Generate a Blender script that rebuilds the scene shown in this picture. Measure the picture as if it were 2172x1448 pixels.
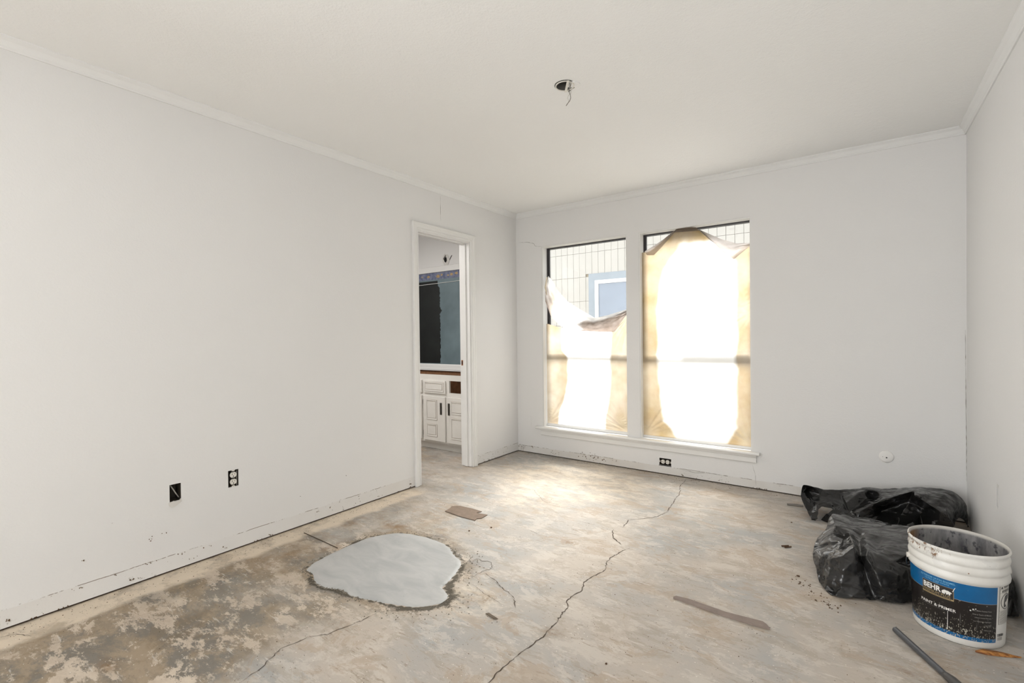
import bpy, bmesh, math, random
import numpy as np
from mathutils import Vector, Matrix
random.seed(7)
rng = np.random.RandomState(11)
scene = bpy.context.scene
for o in list(bpy.data.objects):
    bpy.data.objects.remove(o)
C = scene.collection

# ------------------------------------------------------------------ camera
YAW, PITCH, ROLL, FPX, CAMH = 0.6280977, -0.0098049, -0.0114127, 1004.23, 1.18372
XL, YB, XR, H = -2.8368, 3.9963, 0.5517, 2.44
cy_, sy_ = math.cos(YAW), math.sin(YAW)
f0, r0, u0 = Vector((-sy_, cy_, 0)), Vector((cy_, sy_, 0)), Vector((0, 0, 1))
f_ = f0*math.cos(PITCH) + u0*math.sin(PITCH)
u1 = u0*math.cos(PITCH) - f0*math.sin(PITCH)
r_ = r0*math.cos(ROLL) + u1*math.sin(ROLL)
u_ = u1*math.cos(ROLL) - r0*math.sin(ROLL)
cam = bpy.data.objects.new('camera', bpy.data.cameras.new('camera'))
C.objects.link(cam)
cam.matrix_world = Matrix(((r_.x, u_.x, -f_.x, 0), (r_.y, u_.y, -f_.y, 0), (r_.z, u_.z, -f_.z, CAMH), (0, 0, 0, 1)))
cam.data.sensor_width = 36
cam.data.lens = 36*FPX/2172
cam.data.clip_start = 0.02
scene.camera = cam

def on(px, py, axis, val):
    """the point of the room where a sight line through a pixel meets the plane axis=val"""
    d = f_ + r_*((px-1086)/FPX) - u_*((py-724)/FPX)
    o = Vector((0, 0, CAMH))
    return o + d*((val-o[axis])/d[axis])
def fl(px, py, z=0.0):
    return on(px, py, 2, z)

# ------------------------------------------------------------------ world, light, exposure
w = bpy.data.worlds.new('world'); scene.world = w; w.use_nodes = True
bg = w.node_tree.nodes['Background']
bg.inputs[0].default_value = (0.95, 0.97, 1.0, 1)
bg.inputs[1].default_value = 2.7
def area(name, loc, rot, sx, sy, power, col=(1, 1, 1), spread=math.pi):
    L = bpy.data.lights.new(name, 'AREA'); L.shape = 'RECTANGLE'; L.size = sx; L.size_y = sy
    L.energy = power; L.color = col; L.spread = spread
    o = bpy.data.objects.new(name, L); C.objects.link(o); o.location = loc; o.rotation_euler = rot
    return o
area('side_fill_light', (XL-0.06, -2.25, 1.15), (0, math.radians(-90), 0), 2.0, 2.2, 165, (0.95, 0.965, 0.985), 2.7)  # unseen fill light added in a side-wall opening to brighten the room
area('bathroom_fill_light', (-4.2, 2.2, 2.38), (0, 0, 0), 0.9, 0.6, 32, (1.0, 0.975, 0.95))  # unseen ceiling panel added as fill light for the bathroom
sn = bpy.data.lights.new('hazy_sun', 'SUN'); sn.energy = 22.0
sn.angle = math.radians(35); sn.color = (1.0, 0.985, 0.97)
so = bpy.data.objects.new('hazy_sun', sn); C.objects.link(so)
so.rotation_euler = Vector((-0.15, 1.0, 1.15)).to_track_quat('Z', 'Y').to_euler()
scene.view_settings.view_transform = 'Standard'
scene.view_settings.look = 'None'
scene.view_settings.gamma = 1
scene.view_settings.use_curve_mapping = False
scene.view_settings.exposure = 0.14

# ------------------------------------------------------------------ helpers
def s2l(r, g, b):
    def c(v):
        v /= 255.0
        return v/12.92 if v <= 0.04045 else ((v+0.055)/1.055)**2.4
    return (c(r), c(g), c(b), 1)

class NT:
    def __init__(s, name):
        s.m = bpy.data.materials.new(name); s.m.use_nodes = True
        s.t = s.m.node_tree; s.n = s.t.nodes
        s.b = s.n['Principled BSDF']; s.out = s.n['Material Output']
        s.b.inputs['Roughness'].default_value = 0.6
    def set(s, sock, v):
        if isinstance(v, bpy.types.NodeSocket): s.t.links.new(v, sock)
        elif v is not None:
            if isinstance(v, (tuple, list)) and len(v) == 3 and sock.type == 'RGBA': v = (*v, 1)
            sock.default_value = v
    def coord(s, kind='Object'):
        return s.n.new('ShaderNodeTexCoord').outputs[kind]
    def sep(s, v):
        x = s.n.new('ShaderNodeSeparateXYZ'); s.set(x.inputs[0], v); return x.outputs
    def mapping(s, v, scale=(1, 1, 1), rot=(0, 0, 0), loc=(0, 0, 0)):
        x = s.n.new('ShaderNodeMapping'); s.set(x.inputs[0], v)
        x.inputs['Scale'].default_value = scale; x.inputs['Rotation'].default_value = rot; x.inputs['Location'].default_value = loc
        return x.outputs[0]
    def noise(s, v, scale, detail=4, rough=0.55, dist=0.0):
        x = s.n.new('ShaderNodeTexNoise'); s.set(x.inputs['Vector'], v)
        x.inputs['Scale'].default_value = scale; x.inputs['Detail'].default_value = detail
        x.inputs['Roughness'].default_value = rough; x.inputs['Distortion'].default_value = dist
        return x.outputs[0]
    def voro(s, v, scale, out='Distance', feat='F1'):
        x = s.n.new('ShaderNodeTexVoronoi'); s.set(x.inputs['Vector'], v); x.feature = feat
        x.inputs['Scale'].default_value = scale
        return x.outputs[out]
    def math(s, op, a, b=None, clamp=False):
        x = s.n.new('ShaderNodeMath'); x.operation = op; x.use_clamp = clamp
        s.set(x.inputs[0], a); s.set(x.inputs[1], b); return x.outputs[0]
    def ramp(s, v, a, b, lo=0.0, hi=1.0):
        x = s.n.new('ShaderNodeMapRange'); x.clamp = True; s.set(x.inputs[0], v)
        x.inputs[1].default_value = a; x.inputs[2].default_value = b
        x.inputs[3].default_value = lo; x.inputs[4].default_value = hi
        return x.outputs[0]
    def mix(s, f, a, b, mode='MIX'):
        x = s.n.new('ShaderNodeMix'); x.data_type = 'RGBA'; x.blend_type = mode
        s.set(x.inputs[0], f); s.set(x.inputs[6], a); s.set(x.inputs[7], b); return x.outputs[2]
    def attr(s, name):
        x = s.n.new('ShaderNodeAttribute'); x.attribute_name = name; return x.outputs['Color']
    def seprgb(s, v):
        x = s.n.new('ShaderNodeSeparateColor'); s.set(x.inputs[0], v); return x.outputs
    def bump(s, h, strength=0.2, dist=0.01):
        x = s.n.new('ShaderNodeBump'); s.set(x.inputs['Height'], h)
        x.inputs['Strength'].default_value = strength; x.inputs['Distance'].default_value = dist
        s.t.links.new(x.outputs[0], s.b.inputs['Normal']); return x.outputs[0]

def simple(name, col, rough=0.6, metal=0.0, bump=None, var=0.06, vs=8):
    k = NT(name); co = k.coord()
    n = k.noise(co, vs, 5)
    c = k.mix(k.ramp(n, 0.3, 0.7), tuple(v*(1-var) for v in col[:3]), tuple(min(1, v*(1+var)) for v in col[:3]))
    k.set(k.b.inputs['Base Color'], c)
    k.b.inputs['Roughness'].default_value = rough; k.b.inputs['Metallic'].default_value = metal
    if bump: k.bump(k.noise(co, bump[0], 3), bump[1], 0.004)
    return k.m

def tag(o, label=None, cat=None, group=None, kind=None):
    if label: o['label'] = label
    if cat: o['category'] = cat
    if group: o['group'] = group
    if kind: o['kind'] = kind
    return o

def mesh_obj(name, verts, faces, mats, parent=None, smooth=False, fmat=None):
    me = bpy.data.meshes.new(name); me.from_pydata([tuple(v) for v in verts], [], faces); me.update()
    if not isinstance(mats, (list, tuple)): mats = [mats]
    for m in mats: me.materials.append(m)
    if fmat: me.polygons.foreach_set('material_index', fmat)
    if smooth: me.polygons.foreach_set('use_smooth', [True]*len(me.polygons))
    o = bpy.data.objects.new(name, me); C.objects.link(o)
    if parent: o.parent = parent; o.matrix_parent_inverse = Matrix.Translation(parent.location).inverted()
    return o

def empty(name, loc=(0, 0, 0)):
    o = bpy.data.objects.new(name, None); C.objects.link(o); o.location = loc; o.empty_display_size = 0.05
    return o

class MB:
    def __init__(s): s.v = []; s.f = []
    def box(s, x0, x1, y0, y1, z0, z1):
        b = len(s.v)
        s.v += [(x0, y0, z0), (x1, y0, z0), (x1, y1, z0), (x0, y1, z0), (x0, y0, z1), (x1, y0, z1), (x1, y1, z1), (x0, y1, z1)]
        s.f += [tuple(b+i for i in q) for q in ((0, 3, 2, 1), (4, 5, 6, 7), (0, 1, 5, 4), (1, 2, 6, 5), (2, 3, 7, 6), (3, 0, 4, 7))]
        return s
    def tube(s, pts, r, n=8, cap=True):
        pts = [Vector(p) for p in pts]; rr = r if isinstance(r, (list, tuple)) else [r]*len(pts)
        b = len(s.v); up = None
        for i, p in enumerate(pts):
            d = (pts[min(i+1, len(pts)-1)] - pts[max(i-1, 0)]).normalized()
            if up is None: up = d.orthogonal().normalized()
            up = (up - d*up.dot(d)).normalized(); sd = d.cross(up)
            for k in range(n):
                a = 2*math.pi*k/n; s.v.append(p + (up*math.cos(a) + sd*math.sin(a))*rr[i])
        for i in range(len(pts)-1):
            for k in range(n):
                s.f.append((b+i*n+k, b+i*n+(k+1) % n, b+(i+1)*n+(k+1) % n, b+(i+1)*n+k))
        if cap:
            s.f.append(tuple(b+k for k in reversed(range(n)))); s.f.append(tuple(b+(len(pts)-1)*n+k for k in range(n)))
        return s
    def lathe(s, prof, cx, cy, n=32, a0=0, a1=2*math.pi, cap=False):
        b = len(s.v); full = abs(a1-a0-2*math.pi) < 1e-6; m = n if full else n+1
        for r, z in prof:
            for k in range(m):
                a = a0+(a1-a0)*k/n; s.v.append((cx+r*math.cos(a), cy+r*math.sin(a), z))
        for i in range(len(prof)-1):
            for k in range(n):
                k2 = (k+1) % m; s.f.append((b+i*m+k, b+i*m+k2, b+(i+1)*m+k2, b+(i+1)*m+k))
        return s
    def prism(s, poly, fn, t0, t1):
        """poly: 2D points, fn(u,v,t) -> 3D"""
        b = len(s.v); n = len(poly)
        s.v += [fn(u, v, t0) for u, v in poly] + [fn(u, v, t1) for u, v in poly]
        s.f.append(tuple(b+i for i in reversed(range(n)))); s.f.append(tuple(b+n+i for i in range(n)))
        for i in range(n): s.f.append((b+i, b+(i+1) % n, b+n+(i+1) % n, b+n+i))
        return s
    def build(s, name, m, parent=None, smooth=False, bevel=0.0, normals=True):
        o = mesh_obj(name, s.v, s.f, m, parent, smooth)
        if normals:
            bm = bmesh.new(); bm.from_mesh(o.data); bmesh.ops.recalc_face_normals(bm, faces=bm.faces); bm.to_mesh(o.data); bm.free()
        if bevel:
            md = o.modifiers.new('bevel', 'BEVEL'); md.width = bevel; md.segments = 2; md.limit_method = 'ANGLE'
        return o

def slab(name, u0, u1, v0, v1, holes, fn, t0, t1, m, parent=None, rounds=()):
    """flat slab with rectangular holes (and round ones inside a square of side 2a): fn(u,v,t)"""
    us = sorted({u0, u1, *[h[0] for h in holes], *[h[1] for h in holes], *[r[0]-r[3] for r in rounds], *[r[0]+r[3] for r in rounds]})
    vs = sorted({v0, v1, *[h[2] for h in holes], *[h[3] for h in holes], *[r[1]-r[3] for r in rounds], *[r[1]+r[3] for r in rounds]})
    us = [u for u in us if u0 <= u <= u1]; vs = [v for v in vs if v0 <= v <= v1]
    V = []; F = []; idx = {}
    def vid(u, v, t):
        k = (round(u, 5), round(v, 5), t)
        if k not in idx: idx[k] = len(V); V.append(fn(u, v, t0 if t == 0 else t1))
        return idx[k]
    def solid(i, j):
        if i < 0 or j < 0 or i >= len(us)-1 or j >= len(vs)-1: return False
        cu, cv = (us[i]+us[i+1])/2, (vs[j]+vs[j+1])/2
        for h in holes:
            if h[0] < cu < h[1] and h[2] < cv < h[3]: return False
        for r in rounds:
            if abs(cu-r[0]) < r[3] and abs(cv-r[1]) < r[3]: return None
        return True
    for i in range(len(us)-1):
        for j in range(len(vs)-1):
            st = solid(i, j)
            if st:
                q = [(us[i], vs[j]), (us[i+1], vs[j]), (us[i+1], vs[j+1]), (us[i], vs[j+1])]
                F.append([vid(*p, 0) for p in q]); F.append([vid(*p, 1) for p in reversed(q)])
                for (a, b, di, dj) in ((0, 1, 0, -1), (1, 2, 1, 0), (2, 3, 0, 1), (3, 0, -1, 0)):
                    if solid(i+di, j+dj) is False:
                        F.append([vid(*q[a], 0), vid(*q[a], 1), vid(*q[b], 1), vid(*q[b], 0)])
    for (cu, cv, rad, a) in rounds:
        n = 32; sq = []; ci = []
        for k in range(n):
            an = 2*math.pi*k/n; c, s_ = math.cos(an), math.sin(an); mm = a/max(abs(c), abs(s_))
            sq.append((cu+c*mm, cv+s_*mm)); ci.append((cu+c*rad, cv+s_*rad))
        for k in range(n):
            k2 = (k+1) % n
            for t in (0, 1): F.append([vid(*sq[k], t), vid(*sq[k2], t), vid(*ci[k2], t), vid(*ci[k], t)])
            F.append([vid(*ci[k], 0), vid(*ci[k2], 0), vid(*ci[k2], 1), vid(*ci[k], 1)])
    o = mesh_obj(name, V, F, m, parent)
    bm = bmesh.new(); bm.from_mesh(o.data); bmesh.ops.recalc_face_normals(bm, faces=bm.faces); bm.to_mesh(o.data); bm.free()
    return o

_vn = {}
def vnoise(x, y, scale, seed=0, octaves=4):
    x = np.asarray(x, float); y = np.asarray(y, float); out = np.zeros(np.broadcast(x, y).shape); amp = 0.5; tot = 0
    for o in range(octaves):
        g = _vn.setdefault((seed, o), np.random.RandomState(seed*31+o).rand(128, 128))
        X = x*scale*2**o+17.3*o; Y = y*scale*2**o+9.1*o
        xi = np.floor(X).astype(int); yi = np.floor(Y).astype(int); fx = X-xi; fy = Y-yi
        fx = fx*fx*(3-2*fx); fy = fy*fy*(3-2*fy)
        a = g[xi % 128, yi % 128]; b = g[(xi+1) % 128, yi % 128]; c = g[xi % 128, (yi+1) % 128]; d = g[(xi+1) % 128, (yi+1) % 128]
        out += amp*((a*(1-fx)+b*fx)*(1-fy)+(c*(1-fx)+d*fx)*fy); tot += amp; amp *= 0.5
    return out/tot

# ------------------------------------------------------------------ materials
def wall_mat(name, base, band=None, axis=None, bs=0.25, bandamt=0.6):
    k = NT(name); co = k.coord(); x, y, z = k.sep(co)
    n = k.noise(co, 1.3, 3)
    c = k.mix(k.ramp(n, 0.3, 0.7), tuple(v*0.985 for v in base[:3]), base[:3])
    if band:
        wob = k.noise(co, 9, 3); z2 = k.math('ADD', z, k.math('MULTIPLY', k.math('SUBTRACT', wob, 0.5), 0.010))
        inb = k.ramp(z2, band-0.002, band+0.001, 1, 0)
        st = k.ramp(k.noise(co, 3.0, 5), 0.38, 0.62)
        bandc = k.mix(st, s2l(200, 191, 178), s2l(214, 210, 204))
        c = k.mix(k.math('MULTIPLY', inb, k.math('MULTIPLY', k.ramp(k.noise(co, 0.9, 2), 0.4, 0.6, 0.35, 1.0), bandamt)), c, bandc)
        # flaked dark scabs of old caulk inside the band and along its top
        fk = k.ramp(k.noise(k.mapping(co, (1, 1, 1.4)), 45, 4, 0.7), 0.63, 0.66)
        big = k.ramp(k.noise(co, 2.2, 3), 0.50, 0.62)
        c = k.mix(k.math('MULTIPLY', k.math('MULTIPLY', fk, big), k.ramp(z2, band+0.004, band+0.008, 1, 0)), c, s2l(112, 96, 78))
        ln = k.math('LESS_THAN', k.math('ABSOLUTE', k.math('SUBTRACT', z2, band)), 0.0018)
        lm = k.ramp(k.noise(co, 7, 5, 0.75), 0.48, 0.54)
        c = k.mix(k.math('MULTIPLY', k.math('MULTIPLY', ln, lm), 0.8), c, s2l(120, 106, 90))
        sp = k.math('LESS_THAN', k.voro(co, 14), 0.045)
        spn = k.ramp(k.noise(co, 1.9, 2), 0.5, 0.55)
        c = k.mix(k.math('MULTIPLY', k.math('MULTIPLY', sp, spn), k.ramp(z, 0.28, 0.34, 0.8, 0)), c, s2l(90, 78, 66))
    k.set(k.b.inputs['Base Color'], c); k.b.inputs['Roughness'].default_value = 0.75
    k.b.inputs['Specular IOR Level'].default_value = 0.25
    k.bump(k.math('ADD', k.noise(co, 110, 3), k.math('MULTIPLY', k.noise(co, 30, 2), 0.8)), bs, 0.003)
    return k.m
WALLC = s2l(228, 227, 225)
M_wall = wall_mat('wall_paint', WALLC, 0.086, bandamt=0.3)
M_wallb = wall_mat('wall_paint_window_side', WALLC, 0.070)
M_wallp = wall_mat('wall_paint_plain', WALLC)
M_ceil = wall_mat('ceiling_paint', s2l(242, 242, 240), bs=0.5)
M_trim = simple('trim_paint', s2l(228, 227, 224), 0.4, bump=(60, 0.08), var=0.015)
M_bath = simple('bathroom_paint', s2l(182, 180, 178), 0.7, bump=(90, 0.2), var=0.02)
M_vanity = simple('vanity_paint', s2l(226, 223, 217), 0.45, bump=(50, 0.1), var=0.03)
M_dark = simple('dark_void', s2l(58, 50, 40), 0.9)
M_plate = simple('sill_plate_wood', s2l(60, 44, 30), 0.9)
M_bronze = simple('bronze_aluminium', s2l(52, 50, 52), 0.45, 0.3)
M_wood = simple('raw_wood', s2l(128, 88, 58), 0.8, bump=(40, 0.3), var=0.25, vs=20)
M_chrome = simple('worn_metal', s2l(96, 92, 86), 0.4, 0.7, var=0.3, vs=60)
M_plastic = simple('ivory_plastic', s2l(226, 222, 213), 0.4, var=0.02)
M_slot = simple('slot_black', s2l(20, 18, 16), 0.8)
M_crack = simple('crack_shadow', s2l(84, 73, 62), 1.0)
M_crackw = simple('wall_crack', s2l(128, 122, 114), 1.0)

def glass_mat():
    k = NT('window_glass'); t = k.t
    tr = k.n.new('ShaderNodeBsdfTransparent'); tr.inputs[0].default_value = (0.96, 0.97, 0.97, 1)
    gl = k.n.new('ShaderNodeBsdfGlossy'); gl.inputs['Roughness'].default_value = 0.02
    mx = k.n.new('ShaderNodeMixShader'); mx.inputs[0].default_value = 0.06
    t.links.new(tr.outputs[0], mx.inputs[1]); t.links.new(gl.outputs[0], mx.inputs[2]); t.links.new(mx.outputs[0], k.out.inputs[0])
    return k.m
M_glass = glass_mat()

def sheet_mat():
    """milky masking film: overspray and tape residue give the amber parts"""
    k = NT('masking_film'); t = k.t; co = k.coord()
    a = k.seprgb(k.attr('stain'))
    n = k.noise(co, 14, 5, 0.6)
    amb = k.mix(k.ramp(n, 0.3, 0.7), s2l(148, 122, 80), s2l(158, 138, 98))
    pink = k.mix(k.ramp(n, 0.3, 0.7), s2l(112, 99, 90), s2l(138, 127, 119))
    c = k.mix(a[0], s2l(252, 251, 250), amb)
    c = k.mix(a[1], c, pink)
    sp = k.math('MULTIPLY', k.math('LESS_THAN', k.voro(co, 75), 0.13), k.ramp(k.noise(co, 5, 3), 0.55, 0.6))
    c = k.mix(k.math('MULTIPLY', sp, k.math('MULTIPLY', a[2], 0.75)), c, s2l(150, 110, 70))
    tl = k.n.new('ShaderNodeBsdfTranslucent'); k.set(tl.inputs[0], c)
    df = k.n.new('ShaderNodeBsdfDiffuse'); k.set(df.inputs[0], c)
    tp = k.n.new('ShaderNodeBsdfTransparent'); k.set(tp.inputs[0], c)
    gl = k.n.new('ShaderNodeBsdfGlossy'); gl.inputs['Roughness'].default_value = 0.25
    m1 = k.n.new('ShaderNodeMixShader'); m1.inputs[0].default_value = 0.22
    m2 = k.n.new('ShaderNodeMixShader'); m2.inputs[0].default_value = 0.20
    m3 = k.n.new('ShaderNodeMixShader'); m3.inputs[0].default_value = 0.05
    L = t.links.new
    L(tl.outputs[0], m1.inputs[1]); L(df.outputs[0], m1.inputs[2])
    L(m1.outputs[0], m2.inputs[1]); L(tp.outputs[0], m2.inputs[2])
    L(m2.outputs[0], m3.inputs[1]); L(gl.outputs[0], m3.inputs[2]); L(m3.outputs[0], k.out.inputs[0])
    return k.m
M_sheet = sheet_mat()

# ------------------------------------------------------------------ floor
def floor_mat():
    k = NT('bare_concrete'); co = k.coord(); z = k.seprgb(k.attr('zone')); q = k.seprgb(k.attr('zone2'))
    n1 = k.noise(co, 1.5, 6, 0.6, 0.4); n2 = k.noise(k.mapping(co, (0.8, 1.4, 1), (0, 0, 0.12)), 6.0, 12, 0.76, 0.3)
    n3 = k.noise(k.mapping(co, (0.7, 1.5, 1), (0, 0, 0.1), (7, 3, 0)), 9.0, 12, 0.78, 0.5)
    base = k.mix(k.ramp(n1, 0.38, 0.60), s2l(166, 164, 160), s2l(188, 177, 164))
    base = k.mix(k.math('MULTIPLY', k.ramp(n2, 0.51, 0.55), 0.5), base, s2l(206, 198, 187))
    base = k.mix(k.math('MULTIPLY', k.ramp(n3, 0.53, 0.56), 0.45), base, s2l(160, 148, 132))
    base = k.mix(k.math('MULTIPLY', k.ramp(k.noise(k.mapping(co, (0.8, 1.3, 1), (0, 0, 0.2), (1, 9, 0)), 4.0, 11, 0.74, 0.6), 0.54, 0.58), 0.55), base, s2l(172, 154, 134))
    # left/front: old adhesive, grey slab showing through tan film with cream flakes
    d1 = k.noise(k.mapping(co, (0.8, 1.5, 1), (0, 0, 0.15)), 2.8, 12, 0.74, 0.25)
    left = k.mix(k.ramp(d1, 0.45, 0.53), s2l(124, 118, 109), s2l(160, 143, 121))
    left = k.mix(k.math('MULTIPLY', k.ramp(k.noise(co, 4.7, 8, 0.7, 0.4), 0.52, 0.60), 0.5), left, s2l(126, 108, 82))
    left = k.mix(k.math('MULTIPLY', k.ramp(n3, 0.50, 0.54), 0.35), left, s2l(118, 110, 98))
    fl_ = k.noise(k.mapping(co, (0.8, 1.5, 1), (0, 0, 0.15), (3, 1, 0)), 4.2, 14, 0.80, 0.15)
    left = k.mix(k.math('MULTIPLY', k.ramp(fl_, 0.515, 0.535), k.math('ADD', 0.12, k.math('MULTIPLY', q[0], 0.8), True)), left, k.mix(k.ramp(n2, .4, .6), s2l(214, 199, 180), s2l(190, 174, 156)))
    c = k.mix(z[0], base, left)
    c = k.mix(k.math('MULTIPLY', q[1], k.ramp(n2, 0.40, 0.56)), c, s2l(218, 206, 188))      # bright chalky parts
    c = k.mix(k.math('MULTIPLY', q[2], k.ramp(k.noise(co, 9, 9, 0.75), 0.44, 0.58)), c, s2l(134, 106, 72))   # rust
    # scraping streaks
    sm = k.mapping(co, (4, 34, 1), (0, 0, 0.12))
    st = k.ramp(k.noise(sm, 1.6, 6, 0.65), 0.62, 0.66)
    c = k.mix(k.math('MULTIPLY', st, 0.45), c, s2l(220, 214, 206))
    sm2 = k.mapping(co, (7, 40, 1), (0, 0, -0.1), (5, 2, 0))
    st2 = k.math('MULTIPLY', k.ramp(k.noise(sm2, 1.7, 6, 0.68), 0.59, 0.64), k.ramp(k.noise(co, 1.4, 3), 0.40, 0.56))
    c = k.mix(k.math('MULTIPLY', st2, 0.55), c, s2l(138, 120, 100))
    # cream band where the tack strip was
    bn = k.ramp(k.noise(co, 6, 8, 0.7), 0.42, 0.52)
    c = k.mix(k.math('MULTIPLY', z[1], k.math('ADD', k.math('MULTIPLY', bn, 0.45), 0.45)), c, s2l(222, 207, 186))
    # dark rotten edge round the patch
    rg = k.ramp(k.math('ADD', k.noise(co, 26, 6, 0.75), k.math('MULTIPLY', z[2], 0.62)), 0.86, 1.0)
    c = k.mix(k.math('MULTIPLY', k.math('MULTIPLY', rg, k.ramp(z[2], 0.02, 0.3)), 0.9), c, s2l(72, 66, 54))
    # specks
    rot = k.mapping(co, (1, 1.6, 1), (0, 0, 0.8))
    for sc, th, colr, ns in ((34, 0.085, s2l(70, 56, 44), 0.50), (60, 0.11, s2l(96, 80, 62), 0.53), (42, 0.10, s2l(236, 230, 220), 0.50)):
        sp = k.math('MULTIPLY', k.math('LESS_THAN', k.voro(rot, sc), th), k.ramp(k.noise(co, sc/7.0, 2), ns, ns+0.05))
        c = k.mix(k.math('MULTIPLY', sp, 0.8), c, colr)
    k.set(k.b.inputs['Base Color'], c)
    k.set(k.b.inputs['Roughness'], k.ramp(n2, 0.3, 0.7, 0.62, 0.8))
    k.b.inputs['Specular IOR Level'].default_value = 0.3
    h = k.math('ADD', k.math('MULTIPLY', k.ramp(fl_, 0.50, 0.535), k.math('MULTIPLY', z[0], 0.8)), k.noise(co, 40, 6, 0.7))
    h = k.math('SUBTRACT', h, k.math('MULTIPLY', rg, k.math('MULTIPLY', z[2], 2.0)))
    k.bump(h, 0.35, 0.004)
    return k.m
patch_px = [(652, 1205), (690, 1180), (760, 1148), (800, 1136), (850, 1130), (900, 1138), (945, 1155), (962, 1175), (978, 1193), (966, 1215), (948, 1235), (938, 1247), (950, 1262), (935, 1278), (885, 1286), (830, 1280), (785, 1272), (745, 1262), (725, 1250), (690, 1245), (668, 1232), (664, 1218)]
patch = np.array([fl(*p)[:2] for p in patch_px])
def smooth_poly(P, n=8, jag=0.006, seed=3):
    out = []; N = len(P); r = np.random.RandomState(seed)
    for i in range(N):
        p0, p1, p2, p3 = P[i-1], P[i], P[(i+1) % N], P[(i+2) % N]
        for k in range(n):
            t = k/n
            out.append(0.5*((2*p1)+(-p0+p2)*t+(2*p0-5*p1+4*p2-p3)*t*t+(-p0+3*p1-3*p2+p3)*t**3))
    out = np.array(out); out += (r.rand(*out.shape)-0.5)*jag
    return out
patch_s = smooth_poly(patch)
def seg_dist(X, Y, P, closed=True):
    d = np.full(X.shape, 1e9); N = len(P)
    for i in range(N if closed else N-1):
        a = P[i]; b = P[(i+1) % N]; ab = b-a; L = max((ab**2).sum(), 1e-12)
        t = np.clip(((X-a[0])*ab[0]+(Y-a[1])*ab[1])/L, 0, 1)
        d = np.minimum(d, np.hypot(X-a[0]-t*ab[0], Y-a[1]-t*ab[1]))
    return d
def inside(X, Y, P):
    c = np.zeros(X.shape, bool); N = len(P)
    for i in range(N):
        x1, y1 = P[i]; x2, y2 = P[(i+1) % N]
        if abs(y2-y1) < 1e-12: continue
        hit = ((y1 > Y) != (y2 > Y)) & (X < (x2-x1)*(Y-y1)/(y2-y1)+x1); c ^= hit
    return c
def sst(a, b, v):
    t = np.clip((v-a)/(b-a), 0, 1); return t*t*(3-2*t)
FX0, FX1, FY0, FY1 = -4.8, XR+0.12, -3.72, YB+0.16
xs = np.unique(np.round(np.concatenate([np.linspace(FX0, XL-0.02, 30), np.arange(XL, XR, 0.0165), [XR, FX1]]), 4))
ys = np.unique(np.round(np.concatenate([np.linspace(FY0, 0.28, 25), np.arange(0.3, YB, 0.0165), [YB, FY1]]), 4))
X, Y = np.meshgrid(xs, ys)
din = inside(X, Y, patch_s); pd = seg_dist(X, Y, patch)
spall = np.array([fl(*p)[:2] for p in [(975, 1190), (1012, 1180), (1040, 1195), (1030, 1215), (1065, 1240), (1090, 1275), (1095, 1292), (1050, 1285), (1010, 1300), (975, 1300), (945, 1280), (955, 1245)]])
sin_ = inside(X, Y, spall); sd = seg_dist(X, Y, spall)
spl = np.where(sin_, 1.0, sst(0.05, 0.0, sd))
nn = vnoise(X, Y, 3.0, 1); nf = vnoise(X, Y, 12.0, 2)
Z = -0.0035*spl*sst(0.35, 0.7, nf) - 0.0018*np.where(din, 0, sst(0.05, 0.0, pd)) + 0.0012*(vnoise(X, Y, 6, 5)-0.5)
Z = np.where(din, -0.002, Z)
Z = np.where((X < XL+0.01) | (X > XR-0.01) | (Y > YB-0.01), np.minimum(Z, 0), Z)
# zone: R old adhesive (left/front), G cream band by the walls, B rotten edge
line = (X+2.84)*0.62+(Y-0.75)*0.46            # rises towards right/back
R_ = sst(1.02, 0.35, line+(nn-0.5)*1.0)*0.95
R_ = np.maximum(R_, 0.55*sst(0.5, 0.1, np.abs(X+2.2)+np.abs(Y-1.95)*0.8+(nf-.5)*.4))
G_ = sst(0.19, 0.135, (X-XL)+(nf-0.5)*0.07)*sst(2.6, 2.45, Y)*(X > XL-0.05)
ringw = 0.018+0.05*sst(0.45, 0.8, vnoise(X, Y, 5, 8))+0.05*sst(-1.75, -1.55, X)*(pd < 0.09)
B_ = np.where(din, 0, sst(ringw*1.7, 0.0, pd))
B_ = np.maximum(B_, 0.42*spl*sst(0.5, 0.7, nf)); R_ = np.maximum(R_, 0.8*np.where(din, 0, sst(0.13, 0.02, pd+(nf-.5)*0.1)))
# bright flakes / chalk / rust
A_ = np.clip(sst(0.62, 0.86, (X+2.84)*0.6+0.55+(nn-.5))*1.0, 0, 1)
cx, cyy = fl(990, 1270)[:2]
ch = np.exp(-(((X-cx)/0.11)**2+((Y-cyy)/0.10)**2))*1.3
ch = np.maximum(ch, 0.7*sst(0.55, 0.25, np.abs(X+1.9)*0.6+np.abs(Y-3.4)*0.5))
ru = np.zeros(X.shape)
for (px, py, rx, ry, am) in [(1035, 1270, .05, .04, .9), (840, 1115, .12, .07, .8), (745, 1110, .09, .07, .6), (700, 1160, .08, .06, .7), (1215, 1152, .08, .03, .7), (965, 1075, .08, .05, .6),
                             (610, 1170, .2, .1, .6), (560, 1190, .2, .15, .5), (230, 1410, .05, .03, .9), (880, 1040, .03, .03, .9), (1170, 1345, .05, .05, .5), (1960, 1438, .1, .03, .6), (260, 1240, .15, .04, .5)]:
    p = fl(px, py); ru = np.maximum(ru, am*np.exp(-(((X-p.x)/rx)**2+((Y-p.y)/ry)**2)))
nx, ny = len(xs), len(ys)
V = np.stack([X.ravel(), Y.ravel(), Z.ravel()], 1)
I = (np.arange(ny-1)[:, None]*nx+np.arange(nx-1)[None, :]).ravel()
F = np.stack([I, I+1, I+1+nx, I+nx], 1)
b0 = len(V)
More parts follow.
